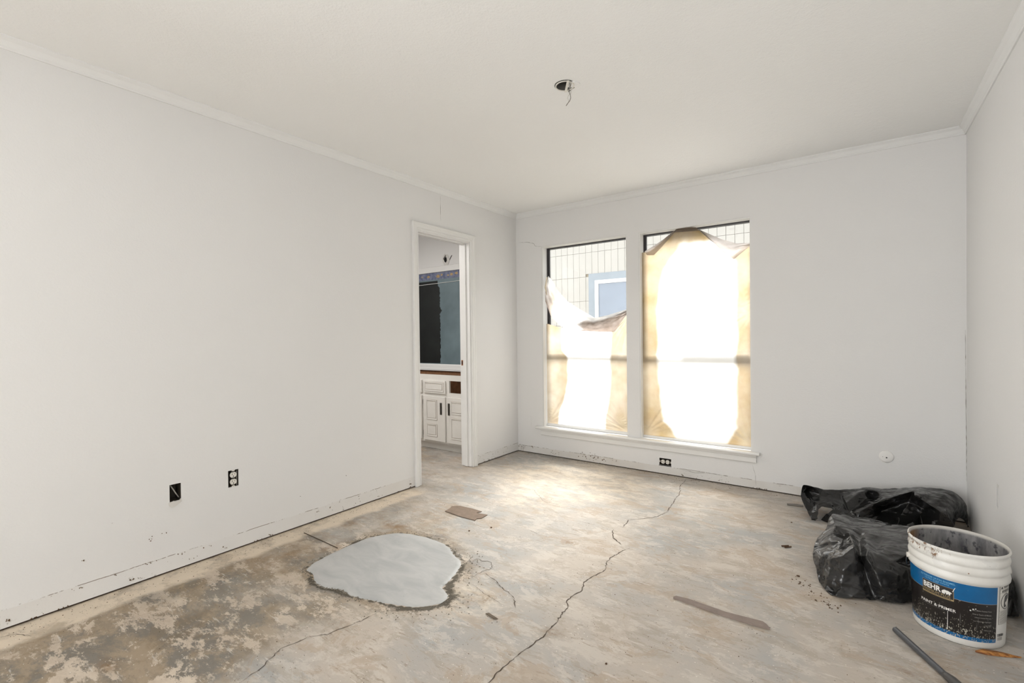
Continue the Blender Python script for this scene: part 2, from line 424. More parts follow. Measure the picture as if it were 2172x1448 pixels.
base_v = [(FX0, FY0, -0.1), (FX1, FY0, -0.1), (FX1, FY1, -0.1), (FX0, FY1, -0.1)]
floor = mesh_obj('floor', np.vstack([V, base_v]).tolist(), F.tolist()+[[b0+3, b0+2, b0+1, b0]], floor_mat(), smooth=True)
tag(floor, kind='structure')
for nm, ch3 in (('zone', (R_, G_, B_)), ('zone2', (A_, np.clip(ch, 0, 1), np.clip(ru, 0, 1)))):
    at = floor.data.color_attributes.new(nm, 'FLOAT_COLOR', 'POINT')
    arr = np.ones((len(V)+4, 4), np.float32); arr[-4:] = 0
    for i in range(3): arr[:len(V), i] = ch3[i].ravel()
    at.data.foreach_set('color', arr.ravel())

# smooth grey repair patch
def patch_mat():
    k = NT('smooth_cement'); co = k.coord()
    n = k.noise(k.mapping(co, (1, 2.2, 1), (0, 0, 0.5)), 5, 6, 0.6, 0.6)
    c = k.mix(k.ramp(n, 0.35, 0.65), s2l(164, 164, 162), s2l(182, 181, 178))
    sp = k.math('LESS_THAN', k.voro(co, 22), 0.035)
    c = k.mix(k.math('MULTIPLY', sp, 0.6), c, s2l(90, 84, 78))
    k.set(k.b.inputs['Base Color'], c); k.b.inputs['Roughness'].default_value = 0.55
    k.bump(k.noise(co, 7, 3), 0.1, 0.01)
    return k.m
pc = patch_s.mean(0); N = len(patch_s); rings = [1.0, 0.985, 0.93, 0.75, 0.5, 0.25]; pz = [-0.002, 0.0015, 0.0028, 0.0032, 0.003, 0.003]
pv = []; pf = []
for r, zz in zip(rings, pz):
    for p in patch_s: q = pc+(p-pc)*r; pv.append((q[0], q[1], zz))
pv.append((pc[0], pc[1], 0.003))
for i in range(len(rings)-1):
    for k in range(N): pf.append((i*N+k, i*N+(k+1) % N, (i+1)*N+(k+1) % N, (i+1)*N+k))
for k in range(N): pf.append(((len(rings)-1)*N+k, (len(rings)-1)*N+(k+1) % N, len(pv)-1))
mesh_obj('cement_patch', pv, pf, patch_mat(), floor, smooth=True)['label'] = 'smooth light grey cement repair patch with dark crumbling edge'

def ribbon(name, pts, w, m, parent, z=0.0012, jag=0.012, seed=0, fn=None, step=0.012):
    """a crack: thin jagged sliver of dark material lying in the surface"""
    r = np.random.RandomState(seed+5); P = [np.array(p[:2], float) for p in pts]; out = []
    for a, b in zip(P[:-1], P[1:]):
        n = max(1, int(np.linalg.norm(b-a)/step))
        for k in range(n): out.append(a+(b-a)*k/n)
    out.append(P[-1]); out = np.array(out)
    wob = np.cumsum((r.rand(len(out), 2)-0.5)*jag, 0); wob -= np.linspace(0, 1, len(out))[:, None]*wob[-1]
    out += wob*0.6+(r.rand(len(out), 2)-0.5)*jag*0.5
    V = []; F = []
    for i in range(len(out)):
        d = out[min(i+1, len(out)-1)]-out[max(i-1, 0)]; L = np.linalg.norm(d)+1e-9; nrm = np.array([-d[1], d[0]])/L
        ww = w*0.7*(0.25+1.1*r.rand())*min(1, 0.3+i/6, 0.3+(len(out)-1-i)/6)
        for s in (-1, 1):
            q = out[i]+nrm*ww*0.5*s; V.append(fn(q[0], q[1]) if fn else (q[0], q[1], z))
    for i in range(len(out)-1): F.append((2*i, 2*i+1, 2*i+3, 2*i+2))
    return mesh_obj(name, V, F, m, parent)
def fcrack(px, w=0.005, seed=0, jag=0.012):
    return ribbon('crack', [fl(*p) for p in px], w, M_crack, floor, seed=seed, jag=jag)
fcrack([(1033, 1448), (1085, 1395), (1145, 1348), (1170, 1315), (1192, 1290), (1195, 1270), (1220, 1255), (1234, 1235), (1250, 1225), (1282, 1208), (1285, 1190), (1298, 1178), (1335, 1162)], 0.0065, 1)
fcrack([(1318, 1155), (1302, 1142), (1298, 1125)], 0.012, 2)
fcrack([(1320, 1118), (1332, 1102)], 0.009, 3)
fcrack([(1332, 1102), (1370, 1100), (1395, 1096), (1415, 1086)], 0.004, 4)
fcrack([(1415, 1086), (1425, 1065), (1440, 1045), (1440, 1030), (1455, 1017)], 0.006, 5)
fcrack([(510, 1448), (545, 1425), (600, 1375), (660, 1350), (700, 1345), (760, 1320), (800, 1300)], 0.004, 6)
fcrack([(1028, 1215), (1055, 1235), (1075, 1255), (1086, 1270), (1093, 1290)], 0.006, 7)
fcrack([(1000, 1238), (1020, 1255), (1045, 1268), (1062, 1280)], 0.003, 8)
fcrack([(965, 1172), (985, 1188), (1010, 1182), (1036, 1190), (1038, 1205), (1018, 1212), (1000, 1225)], 0.004, 9, jag=0.02)
fcrack([(0, 1352), (35, 1345), (70, 1350)], 0.004, 10)
fcrack([(1130, 1035), (1155, 1062), (1185, 1070)], 0.003, 11)
fcrack([(1235, 1107), (1262, 1112)], 0.006, 12)
fcrack([(1123, 1124), (1140, 1133)], 0.006, 13)
fcrack([(1083, 970), (1115, 973)], 0.004, 14)

# ------------------------------------------------------------------ shell
T = 0.12
door_y0, door_y1, door_h = 2.625, 3.277, 2.058
GAP = 0.010
fL = lambda u, v, t: (t, u, v)
fB = lambda u, v, t: (u, t, v)
W1 = (-2.528, -1.637, 0.287, 2.079); W2 = (-1.526, -0.643, 0.287, 2.079)
hole1 = (0.917, 0.969, 0.358, 0.447); hole2 = (1.196, 1.252, 0.359, 0.453); hole3 = (-1.362, -1.261, 0.079, 0.138)
wl = slab('wall_left', -3.72, YB, GAP, H, [(-3.3, -1.1, 0.05, 2.15), (door_y0, door_y1, GAP, door_h), hole1, hole2], fL, XL, XL-T, M_wall)
wb = slab('wall_back', -4.8, XR+T, 0.009, H, [W1, W2, hole3], fB, YB, YB+0.16, M_wallb)
wr = slab('wall_right', -3.72, YB, 0.003, H, [(3.206, 3.232, 0.335, 0.435)], fL, XR, XR+T, M_wallp)
wf = slab('wall_front', -4.8, XR+T, 0, H, [(-2.65, 0.35, 0.1, 2.3)], fB, -3.6, -3.72, M_wallp)
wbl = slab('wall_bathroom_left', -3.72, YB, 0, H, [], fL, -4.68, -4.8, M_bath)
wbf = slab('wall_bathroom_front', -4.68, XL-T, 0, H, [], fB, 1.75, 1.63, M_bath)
for o in (wl, wb, wr, wf, wbl, wbf): tag(o, kind='structure')
# dark sole plates showing through the gap where the baseboard was taken off
MB().box(XL-T+0.01, XL-0.012, -3.6, door_y0-0.02, -0.001, 0.05).build('sole_plate', M_plate, wl)
MB().box(XL-T+0.01, XL-0.012, door_y1+0.02, YB, -0.001, 0.05).build('sole_plate', M_plate, wl)
MB().box(XL-0.05, XR+T, YB+0.012, YB+0.10, -0.001, 0.06).build('sole_plate', M_plate, wb)
MB().box(XR+0.012, XR+0.10, -3.6, YB, -0.001, 0.05).build('sole_plate', M_plate, wr)
cbx = fl(1198, 181, H)
ce = slab('ceiling', -4.8, XR+T, -3.72, YB+0.16, [], lambda u, v, t: (u, v, t), H, H+0.12, M_ceil, rounds=[(cbx.x, cbx.y, 0.052, 0.12)])
tag(ce, kind='structure')

def trim(name, prof, fn, a, b, m, parent=None, **kw):
    """moulding: profile swept from a to b; fn(p,q,t)"""
    mb = MB(); mb.prism(prof, fn, a, b); o = mb.build(name, m, parent)
    return o
cp = [(0, 0), (0, 0.048), (0.037, 0.048), (0.037, 0.042), (0.030, 0.036), (0.022, 0.030), (0.016, 0.020), (0.011, 0.012), (0.011, 0.006), (0.007, 0)]
M_crown = simple('crown_paint', s2l(229, 229, 227), 0.5, bump=(60, 0.08), var=0.015)
for i, (nm, fn, a, b) in enumerate([('trim_1', lambda p, q, t: (XL+p, t, H-0.048+q), -3.6, YB), ('trim_2', lambda p, q, t: (t, YB-p, H-0.048+q), XL, XR),
                                    ('trim_3', lambda p, q, t: (XR-p, t, H-0.048+q), -3.6, YB)]):
    tag(trim(nm, cp, fn, a, b, M_crown), kind='structure')

# wall cracks and dents
def wcrack(parent, axis, val, px, w, seed, m=M_crackw, jag=0.004):
    pts = [on(*p, axis, val) for p in px]; other = 1-axis
    P2 = [(p[other], p[2]) for p in pts]; off = {0: (0.0008 if val < 0 else -0.0008), 1: -0.0008}[axis]
    fn = (lambda a, b: (val+off, a, b)) if axis == 0 else (lambda a, b: (a, val+off, b))
    return ribbon('crack', P2, w, m, parent, seed=seed, fn=fn, jag=jag, step=0.02)
wcrack(wl, 0, XL, [(934, 416), (934, 440), (935, 468)], 0.004, 21)
wcrack(wb, 1, YB, [(1100, 515), (1118, 514), (1132, 517), (1135, 522), (1149, 523)], 0.004, 22)
wcrack(wb, 1, YB, [(1596, 985), (1602, 1005), (1604, 1030)], 0.003, 23)
wcrack(wb, 1, YB, [(2047.5, 700), (2049, 850), (2050.5, 1020)], 0.003, 24, jag=0.001)
wcrack(wb, 1, YB, [(1440, 994), (1475, 1002), (1508, 1003), (1545, 1010)], 0.003, 25)
wcrack(wb, 1, YB, [(1645, 1027), (1675, 1028)], 0.003, 26)
# scabs of brown residue: left wall nail hole and the corner
M_scab = simple('brown_residue', s2l(104, 82, 58), 0.95, var=0.3, vs=90)
def scabs(parent, axis, val, cpx, n, spread, size, seed):
    r = random.Random(seed); mb = MB(); c = on(*cpx, axis, val)
    s = -1 if (axis == 1 or val > 0) else 1
    for i in range(n):
        u = r.gauss(0, spread[0]); v = r.gauss(0, spread[1]); a = size*r.uniform(0.3, 1); b = size*r.uniform(0.3, 1.2)
        zz = max(0.012, c.z+v); poly = []
        for k in range(6):
            t = k*math.pi/3+r.uniform(-.3, .3); poly.append((a*math.cos(t)*r.uniform(.6, 1), b*math.sin(t)*r.uniform(.6, 1)))
        if axis == 0: fn = lambda p, q, t: (val+t, c.y+u+p, max(0.008, zz+q))
        else: fn = lambda p, q, t: (c.x+u+p, val+t, max(0.011, zz+q))
        mb.prism(poly, fn, -s*0.001, s*0.0025)
    o = mb.build('residue', M_scab, parent); o['kind'] = 'stuff'
scabs(wl, 0, XL, (320, 1142), 4, (0.004, 0.007), 0.004, 1)
scabs(wl, 0, XL, (280, 1228), 7, (0.01, 0.004), 0.004, 2)
scabs(wl, 0, XL, (545, 1147), 5, (0.015, 0.004), 0.004, 3)
scabs(wl, 0, XL, (869, 1028), 10, (0.012, 0.015), 0.005, 4)
scabs(wl, 0, XL, (1035, 975), 6, (0.05, 0.008), 0.005, 5)
scabs(wb, 1, YB, (1108, 948), 14, (0.02, 0.015), 0.006, 6)
scabs(wb, 1, YB, (1128, 947), 5, (0.01, 0.004), 0.006, 7)
scabs(wb, 1, YB, (1255, 970), 26, (0.09, 0.014), 0.006, 8)
scabs(wb, 1, YB, (1450, 1008), 8, (0.015, 0.006), 0.005, 9)
scabs(wb, 1, YB, (1615, 1040), 12, (0.03, 0.003), 0.006, 10)
scabs(wl, 0, XL, (75, 1312), 5, (0.01, 0.006), 0.004, 11)
for i_, (px_, py_, n_) in enumerate([(130, 1297, 4), (165, 1248, 5), (240, 1220, 4), (320, 1193, 5), (385, 1172, 4), (440, 1158, 3), (480, 1160, 3), (575, 1133, 5), (677, 1083, 4), (700, 1076, 3), (760, 1065, 3), (805, 1052, 3), (845, 1047, 4), (410, 1182, 3), (350, 1130, 2), (175, 1190, 2)]):
    scabs(wl, 0, XL, (px_, py_), n_, (0.012, 0.003), 0.0035, 30+i_)
scabs(wb, 1, YB, (1180, 962), 8, (0.03, 0.010), 0.005, 61); scabs(wb, 1, YB, (1305, 975), 5, (0.02, 0.012), 0.004, 62); scabs(wb, 1, YB, (1530, 1020), 6, (0.02, 0.008), 0.004, 63)
scabs(wl, 0, XL, (20, 1315), 4, (0.006, 0.006), 0.005, 12)

# ------------------------------------------------------------------ doorway
door = empty('door_1', (XL, 2.95, 0)); tag(door, kind='structure')
# casing: stepped profile p = away from opening, q = out from wall
cas = [(0.0, 0.0), (0.0, 0.008), (0.004, 0.012), (0.012, 0.012), (0.014, 0.009), (0.018, 0.009), (0.021, 0.014), (0.040, 0.016), (0.043, 0.019), (0.058, 0.020), (0.062, 0.017), (0.062, 0.0)]
yo0, yo1, zo = 2.636, 3.266, 2.048
fnl = lambda sgn, y0: (lambda p, q, t: (XL+q, y0-sgn*p, t))
tl = MB().prism(cas, lambda p, q, t: (XL+q, yo0-p, t), 0.002, zo).build('casing', M_trim, door)
tr_ = MB().prism(cas, lambda p, q, t: (XL+q, yo1+p, t), 0.002, zo).build('casing', M_trim, door)
th_ = MB()
b = len(th_.v); n = len(cas)
for end in (0, 1):
    for p, q in cas: th_.v.append((XL+q, (yo0-p) if end == 0 else (yo1+p), zo+p))
th_.f.append(tuple(range(n))); th_.f.append(tuple(n+i for i in reversed(range(n))))
for i in range(n): th_.f.append((i, (i+1) % n, n+(i+1) % n, n+i))
th_.build('head_casing', M_trim, door)
for mbx in (tl, tr_):   # mitre the tops
    for vtx in mbx.data.vertices:
        if vtx.co.z > 1:
            d = (yo0-vtx.co.y) if vtx.co.y < 2.9 else (vtx.co.y-yo1); vtx.co.z = zo+d
JX0, JX1 = XL+0.0, XL-T
MB().box(JX1, JX0, yo0-0.011, yo0+0.008, 0.004, zo+0.006).build('jamb', M_trim, door)
jr = MB().box(JX1, JX0, yo1-0.008, yo1+0.011, 0.004, zo+0.006)
jr.box(JX1+0.045, JX1+0.08, yo1-0.018, yo1-0.008, 0.004, zo-0.01)
jr.build('jamb', M_trim, door, bevel=0.001)
MB().box(JX1, JX0, yo0+0.008, yo1-0.008, zo-0.012, zo+0.006).box(JX1+0.045, JX1+0.08, yo0+0.008, yo1-0.018, zo-0.022, zo-0.012).build('head_jamb', M_trim, door)
MB().box(JX1+0.012, JX1+0.032, yo1-0.0095, yo1-0.0075, 0.925, 0.975).build('strike_mortise', simple('mortise_wood', s2l(150, 100, 66), 0.8), door)
MB().box(JX1+0.017, JX1+0.027, yo1-0.0105, yo1-0.009, 0.935, 0.965).build('strike_hole', M_slot, door)
for (a0, a1) in ((yo0-0.062, yo0-0.001), (yo1+0.001, yo1+0.062)):
    pass

# ------------------------------------------------------------------ windows
def window(name, W):
    x0, x1, z0, z1 = W
    e = empty(name, ((x0+x1)/2, YB+0.1, z0)); tag(e, kind='structure')
    ya, yb = YB+0.085, YB+0.135; fr = 0.020
    m = MB(); m.box(x0, x1, ya, yb, z1-fr, z1); m.box(x0, x1, ya, yb, z0, z0+fr)
    m.box(x0, x0+fr, ya, yb, z0+fr, z1-fr); m.box(x1-fr, x1, ya, yb, z0+fr, z1-fr)
    m.build('frame', M_bronze, e)
    zm = 1.038
    m = MB(); m.box(x0+fr, x1-fr, ya+0.005, ya+0.03, zm-0.014, zm+0.014)
    m.build('meeting_rail', M_bronze, e)
    m = MB(); m.box(x0+fr, x0+fr+0.014, ya+0.004, ya+0.022, zm+0.014, z1-fr); m.build('sash_track', M_bronze, e)
    MB().box(x0+fr, x1-fr, yb-0.022, yb-0.018, zm, z1-fr).build('pane', M_glass, e)
    MB().box(x0+fr, x1-fr, ya+0.014, ya+0.018, z0+fr, zm-0.014).build('pane', M_glass, e)
    # white painted inner liner: stops
    m = MB(); s = 0.010
    m.box(x0, x0+s, YB+0.004, ya, z0, z1-s); m.box(x1-s, x1, YB+0.004, ya, z0, z1-s); m.box(x0, x1, YB+0.004, ya, z1-s, z1)
    m.build('reveal_liner', M_trim, e)
    MB().box(x0+s, x1-s, YB+0.055, ya, z0, z0+0.030).build('sill_stop', M_trim, e, bevel=0.002)
    return e
w1 = window('window_1', W1); w2 = window('window_2', W2)
MB().box(W2[0]+0.34, W2[1]-0.03, YB+0.075, YB+0.088, 1.026, 1.056).build('sash_lock_rail', M_bronze, w2)
st = trim('trim_4', [(-0.085, 0), (0.036, 0), (0.042, 0.004), (0.044, 0.011), (0.042, 0.018), (0.036, 0.022), (-0.085, 0.022)], lambda p, q, t: (t, YB-p, 0.264+q), -2.60, -0.590, M_trim)
# the stool sits in the openings only; horns lie on the wall face
bm = bmesh.new(); bm.from_mesh(st.data)
bm.free(); tag(st, kind='structure')
ap = MB().prism([(0, 0), (0.012, 0), (0.016, 0.006), (0.016, 0.040), (0.022, 0.048), (0.026, 0.062), (0, 0.062)], lambda p, q, t: (t, YB-p, 0.202+q), -2.545, -0.615).build('trim_5', M_trim)
tag(ap, kind='structure')
w3 = empty('rear_fill_opening', (-1.15, -3.66, 0.1)); tag(w3, kind='structure')  # unseen front-wall opening added to let in fill light from behind
m = MB()
for xx in (-2.65, -1.18, 0.29): m.box(xx, xx+0.06, -3.69, -3.64, 0.1, 2.3)
m.box(-2.59, 0.29, -3.69, -3.64, 0.1, 0.16); m.box(-2.59, 0.29, -3.69, -3.64, 2.24, 2.3); m.build('frame', M_trim, w3)

w4 = empty('side_fill_opening', (XL-0.06, -2.2, 0.05)); tag(w4, kind='structure')  # frame of the added, unseen opening around the side fill light
m = MB()
for yy_ in (-3.3, -2.225, -1.15): m.box(XL-0.05, XL-0.02, yy_, yy_+0.05, 0.05, 2.15)
m.box(XL-0.05, XL-0.02, -3.25, -1.15, 0.05, 0.10); m.box(XL-0.05, XL-0.02, -3.25, -1.15, 2.10, 2.15); m.build('frame', M_trim, w4)

# ------------------------------------------------------------------ masking film on the windows
def set_stain(o, arr):
    at = o.data.color_attributes.new('stain', 'FLOAT_COLOR', 'POINT')
    a = np.ones((len(o.data.vertices), 4), np.float32); a[:, :3] = arr; at.data.foreach_set('color', a.ravel())
def grid_obj(name, P, m, parent, stain, thick=0.0):
    ny, nx = P.shape[:2]; I = (np.arange(ny-1)[:, None]*nx+np.arange(nx-1)[None, :]).ravel()
    o = mesh_obj(name, P.reshape(-1, 3).tolist(), np.stack([I, I+1, I+1+nx, I+nx], 1).tolist(), m, parent, smooth=True)
    set_stain(o, stain.reshape(-1, 3)); return o
def film_main(name, label, W, y, xl, xr, zb, top_fn, stain_fn, seed):
    """the sheet still taped in the opening, wrinkles radiating from its lower corners"""
    nx, nz = 90, 180
    u = np.linspace(0, 1, nx)[None, :]; v = np.linspace(0, 1, nz)[:, None]
    Xs = xl+(xr-xl)*u+0*v; top = top_fn(Xs); Zs = zb+(top-zb)*v
    Yw = np.zeros_like(Xs)
    for (cx, cz, amp, k, rad, s) in ((xl, zb, .006, 19, .45, 1), (xr, zb, .009, 15, .55, 2), (xr, 1.35, .004, 22, .35, 3)):
        ang = np.arctan2(Zs-cz, np.abs(Xs-cx)+1e-4); d = np.hypot(Xs-cx, Zs-cz)
        nzz = vnoise(ang*k*0.25, d*1.2, 1.6, seed*7+s, 3)
        Yw += amp*(1-np.abs(2*nzz-1)*2)*np.exp(-(d/rad)**2)*np.minimum(1, d*12)
    Yw += 0.004*(vnoise(Xs, Zs*0.6, 6, seed, 3)-0.5)
    edge = np.minimum(1, np.minimum(u*(1-u)*40, v*20))
    P = np.stack([Xs, y+Yw*edge, Zs], 2)
    o = grid_obj(name, P, M_sheet, None, stain_fn(Xs, Zs))
    return o
# window 1
y1 = YB+0.045
t1 = [fl_ for fl_ in [on(1163, 690, 1, y1), on(1185, 697, 1, y1), on(1215, 700, 1, y1), on(1265, 702, 1, y1), on(1305, 695, 1, y1), on(1336, 665, 1, y1)]]
def top1(x):
    return np.interp(x, [p.x for p in t1], [p.z+0.015 for p in t1])
def stain1(x, z):
    n = vnoise(x, z, 7, 31, 3)-0.5; n2 = vnoise(x, z, 2.2, 33, 3)-0.5
    L = sst(0.012, -0.012, x-(-2.335+0.04*n+0.05*n2+0.06*sst(1.05, 0.95, z)*sst(.4, .8, z)-0.05*sst(0.6, .3, z)))
    Rr = sst(-0.012, 0.012, x-(-1.83+0.04*n+0.05*n2-0.06*sst(0.8, 0.3, z)))
    r = np.clip(L+Rr, 0, 1)*(0.78+0.3*n)
    return np.stack([r, 0*r, 0*r], 2)
f1 = film_main('masking_film', '', W1, y1, W1[0]+0.022, W1[1]-0.012, 0.318, top1, stain1, 3)
tag(f1, 'clouded plastic masking film drooping halfway down the left window, top folded over', 'plastic sheet')
# window 2
y2 = YB+0.040
t2 = [on(x, yy, 1, y2) for x, yy in [(1368, 535), (1380, 530), (1405, 512), (1425, 494), (1438, 484), (1475, 483), (1492, 492), (1510, 508), (1530, 523), (1548, 540), (1570, 528), (1594, 515)]]
def top2(x):
    return np.interp(x, [p.x for p in t2], [p.z for p in t2])
def stain2(x, z):
    n = vnoise(x, z, 6, 41, 4)-0.5; n2 = vnoise(x, z, 1.6, 43, 3)-0.5
    lx = np.interp(z, [0.3, .45, 1.0, 1.5, 1.75, 1.9, 2.1], [-1.20, -1.33, -1.375, -1.35, -1.29, -1.17, -1.1])
    rx = np.interp(z, [0.3, .45, 1.0, 1.5, 1.75, 1.9, 2.1], [-0.87, -0.765, -0.765, -0.775, -0.775, -0.88, -0.98])
    wd = np.interp(z, [0.3, 1.0, 1.5, 2.0], [.05, .035, .07, .10])
    L = np.clip(0.5-(x-(lx+0.04*n+0.03*n2))/wd, 0, 1); Rr = np.clip(0.5+(x-(rx+0.05*n))/wd, 0, 1)
    bt = sst(0.40, 0.33, z+0.04*n)*0.6
    r = np.clip(np.maximum(np.maximum(L, Rr), bt), 0, 1)*(0.88+0.25*n)
    sp = sst(1.5, 1.75, z)*(np.clip(L+Rr+0.15, 0, 1))
    r = np.maximum(r, sst(1.89, 1.97, z+0.06*n)*(0.92+0.4*n)); return np.stack([np.clip(r, 0, 1), 0*r, sp], 2)
f2 = film_main('masking_film', '', W2, y2, W2[0]+0.012, W2[1]-0.004, 0.312, top2, stain2, 5)
tag(f2, 'amber-edged plastic masking film covering nearly all of the right window', 'plastic sheet')

def loft(name, rows, parent, stain, n=40, sub=14, wrinkle=0.004, seed=1, kx=9):
    """surface through several 3D guide curves (each a list of points)"""
    R3 = []
    for row in rows:
        A = np.array([tuple(p) for p in row]); d = np.r_[0, np.cumsum(np.linalg.norm(np.diff(A, axis=0), axis=1))]; t = np.linspace(0, d[-1], n)
        R3.append(np.stack([np.interp(t, d, A[:, i]) for i in range(3)], 1))
    R3 = np.array(R3); m = len(R3); tt = np.linspace(0, m-1, sub); G = []
    for t in tt:
        i = min(int(t), m-2); f = t-i; p0, p1, p2, p3 = R3[max(i-1, 0)], R3[i], R3[i+1], R3[min(i+2, m-1)]
        G.append(0.5*((2*p1)+(-p0+p2)*f+(2*p0-5*p1+4*p2-p3)*f*f+(-p0+3*p1-3*p2+p3)*f**3))
    G = np.array(G); u = np.linspace(0, 1, n)[None, :]; v = np.linspace(0, 1, sub)[:, None]
    wv = vnoise(u*kx*0.35+v*0.8, v*2.5+u*1.0, 2.0, seed, 3); G[:, :, 1] += -wrinkle*(1-np.abs(2*wv-1)*3)*np.sin(np.pi*v)
    st_ = np.zeros((sub, n, 3)); st_[:] = stain(u+0*v, v+0*u)
    o = grid_obj(name, G, M_sheet, parent, st_)
    return o
def pts(lst, y): return [on(px, py, 1, y+dy) for px, py, dy in lst]
# window 1: the belly of film that fell forward: back edge, hanging pocket, front hem
back = pts([(1163, 585, 0.02), (1172, 596, 0.0), (1185, 618, 0), (1205, 640, 0), (1232, 657, 0), (1262, 674, 0), (1290, 668, 0), (1331, 655, 0)], y1)
mid = pts([(1160, 600, -0.02), (1168, 625, -0.02), (1183, 655, -0.03), (1205, 680, -0.04), (1228, 688, -0.05), (1262, 688, -0.05), (1300, 678, -0.04), (1331, 660, -0.02)], y1)
front = pts([(1156, 622, -0.035), (1157, 640, -0.035), (1170, 675, -0.04), (1190, 692, -0.05), (1218, 700, -0.06), (1262, 703, -0.06), (1303, 704, -0.05), (1331, 664, -0.02)], y1)
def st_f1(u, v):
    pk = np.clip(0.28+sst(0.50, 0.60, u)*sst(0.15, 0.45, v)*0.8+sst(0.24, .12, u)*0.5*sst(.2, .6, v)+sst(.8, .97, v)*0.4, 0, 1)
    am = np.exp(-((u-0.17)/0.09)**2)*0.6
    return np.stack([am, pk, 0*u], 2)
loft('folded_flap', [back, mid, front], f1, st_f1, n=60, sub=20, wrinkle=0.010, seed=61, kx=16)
hem = pts([(1303, 704, -0.052), (1315, 690, -0.045), (1331, 664, -0.022)], y1); hem2 = pts([(1296, 700, -0.056), (1308, 684, -0.05), (1324, 662, -0.03)], y1)
MB().tube(pts([(1160, 588, 0.0), (1157, 610, -0.055), (1160, 626, -0.06)], y1), [0.006, 0.009, 0.004], 8).build('tape_tab', simple('masking_tape', s2l(214, 200, 176), 0.6), f1)
# window 2 flaps
def st_f2(u, v): return np.stack([0.35*sst(0.7, 1, v), 0.75+0*u, 0*u], 2)
a_ = pts([(1475, 483, 0.0), (1500, 494, -0.002), (1530, 507, -0.004), (1562, 516, -0.004), (1594, 515, -0.0)], y2)
b_ = pts([(1480, 486, -0.015), (1502, 505, -0.02), (1530, 522, -0.026), (1556, 530, -0.026), (1593, 519, -0.012)], y2)
c_ = pts([(1488, 490, -0.022), (1510, 510, -0.03), (1532, 533, -0.035), (1557, 550, -0.036), (1592, 520, -0.015)], y2)
loft('folded_flap', [a_, b_, c_], f2, st_f2, seed=71, wrinkle=0.004)
a_ = pts([(1438, 484, 0), (1425, 493, 0), (1405, 509, 0), (1385, 522, 0), (1367, 533, 0)], y2)
b_ = pts([(1437, 486, -0.012), (1424, 498, -0.018), (1408, 515, -0.022), (1390, 530, -0.022), (1370, 537, -0.01)], y2)
c_ = pts([(1436, 488, -0.016), (1422, 502, -0.022), (1408, 519, -0.026), (1387, 541, -0.026), (1372, 541, -0.014)], y2)
loft('folded_flap', [a_, b_, c_], f2, st_f2, seed=72, wrinkle=0.003)
a_ = pts([(1436, 484, -0.0), (1455, 481, -0.002), (1476, 482, 0)], y2)
c_ = pts([(1428, 493, -0.02), (1455, 491, -0.024), (1484, 489, -0.02)], y2)
loft('tape_strip', [a_, c_], f2, lambda u, v: np.stack([0.1+0*u, 0.9+0*u, 0*u], 2), n=14, sub=6, wrinkle=0.001, seed=73)

# ------------------------------------------------------------------ outside: next house and ground
YN = YB+2.5
hse = empty('neighboring_house', (-2.5, YN, 0)); tag(hse, 'cream clad house wall with blue-trimmed window, seen through the window gaps', 'building')
M_pan = simple('cream_cladding', s2l(166, 163, 157), 0.75, var=0.03, vs=3)
M_joint = simple('cladding_joint', s2l(150, 140, 122), 0.9)
cw, rh = 0.1045, 0.367; zrow = 2.446
MB().box(-9.5, 5.5, YN+0.02, YN+0.2, -0.3, 2.93).build('backing_wall', M_joint, hse)
nbw = (-3.266, -2.2, 1.30, 2.12)
far = MB(); g = 0.004
pan_me = {}
cols = int(15/cw)
for i in range(cols):
    x0 = -9.5+i*cw+0.015
    for j in range(-7, 1):
        z0 = zrow+j*rh; z1_ = z0+rh
        xa, xb = x0+g/2, x0+cw-g/2
        if xb > nbw[0] and xa < nbw[1] and z0 < nbw[3] and z1_ > nbw[2]:
            # cut around the trim
            if z1_ > nbw[3] and z0 < nbw[3]: z0 = nbw[3]
            elif xa < nbw[0]: xb = nbw[0]
            elif xb > nbw[1]: xa = nbw[1]
            else: continue
        if z1_ - z0 < 0.01 or xb-xa < 0.01: continue
        near = (j >= -3 and j <= 0) and ((-4.25 < x0 < -2.4) or (-2.1 < x0 < -0.2))
        dy = rng.uniform(-0.002, 0.002)
        if near:
            MB().box(xa, xb, YN+dy, YN+0.02, z0+g/2, z1_-g/2).build('siding_panel', M_pan, hse)
        else:
            far.box(xa, xb, YN+dy, YN+0.02, max(z0, -0.1)+g/2, z1_-g/2)
far.build('siding_field', M_pan, hse)['kind'] = 'stuff'
M_blue = simple('blue_grey_trim', s2l(132, 140, 147), 0.6)
M_npane = simple('pane_reflection_tint', s2l(118, 128, 142), 0.15, var=0.08, vs=2)  # glass reflection is put in as a blue-grey base colour
a, b_2, c2, d2 = nbw
m = MB(); t = 0.106
m.box(a, b_2, YN-0.012, YN+0.02, d2-t, d2); m.box(a, a+t, YN-0.012, YN+0.02, c2, d2-t); m.box(b_2-t, b_2, YN-0.012, YN+0.02, c2, d2-t); m.box(a+t, b_2-t, YN-0.012, YN+0.02, c2, c2+t)
m.build('window_surround', M_blue, hse)
m = MB(); e1, e2, e3, e4 = a+t, b_2-t, c2+t, d2-t; q = 0.052
m.box(e1, e2, YN-0.02, YN+0.018, e4-q, e4); m.box(e1, e1+q, YN-0.02, YN+0.018, e3, e4-q); m.box(e2-q, e2, YN-0.02, YN+0.018, e3, e4-q); m.box(e1+q, e2-q, YN-0.02, YN+0.018, e3, e3+q)
wfm = m.build('window_frame', M_trim, hse)
MB().box(e1+q, e2-q, YN, YN+0.01, e3+q, e4-q).build('pane', M_npane, wfm)
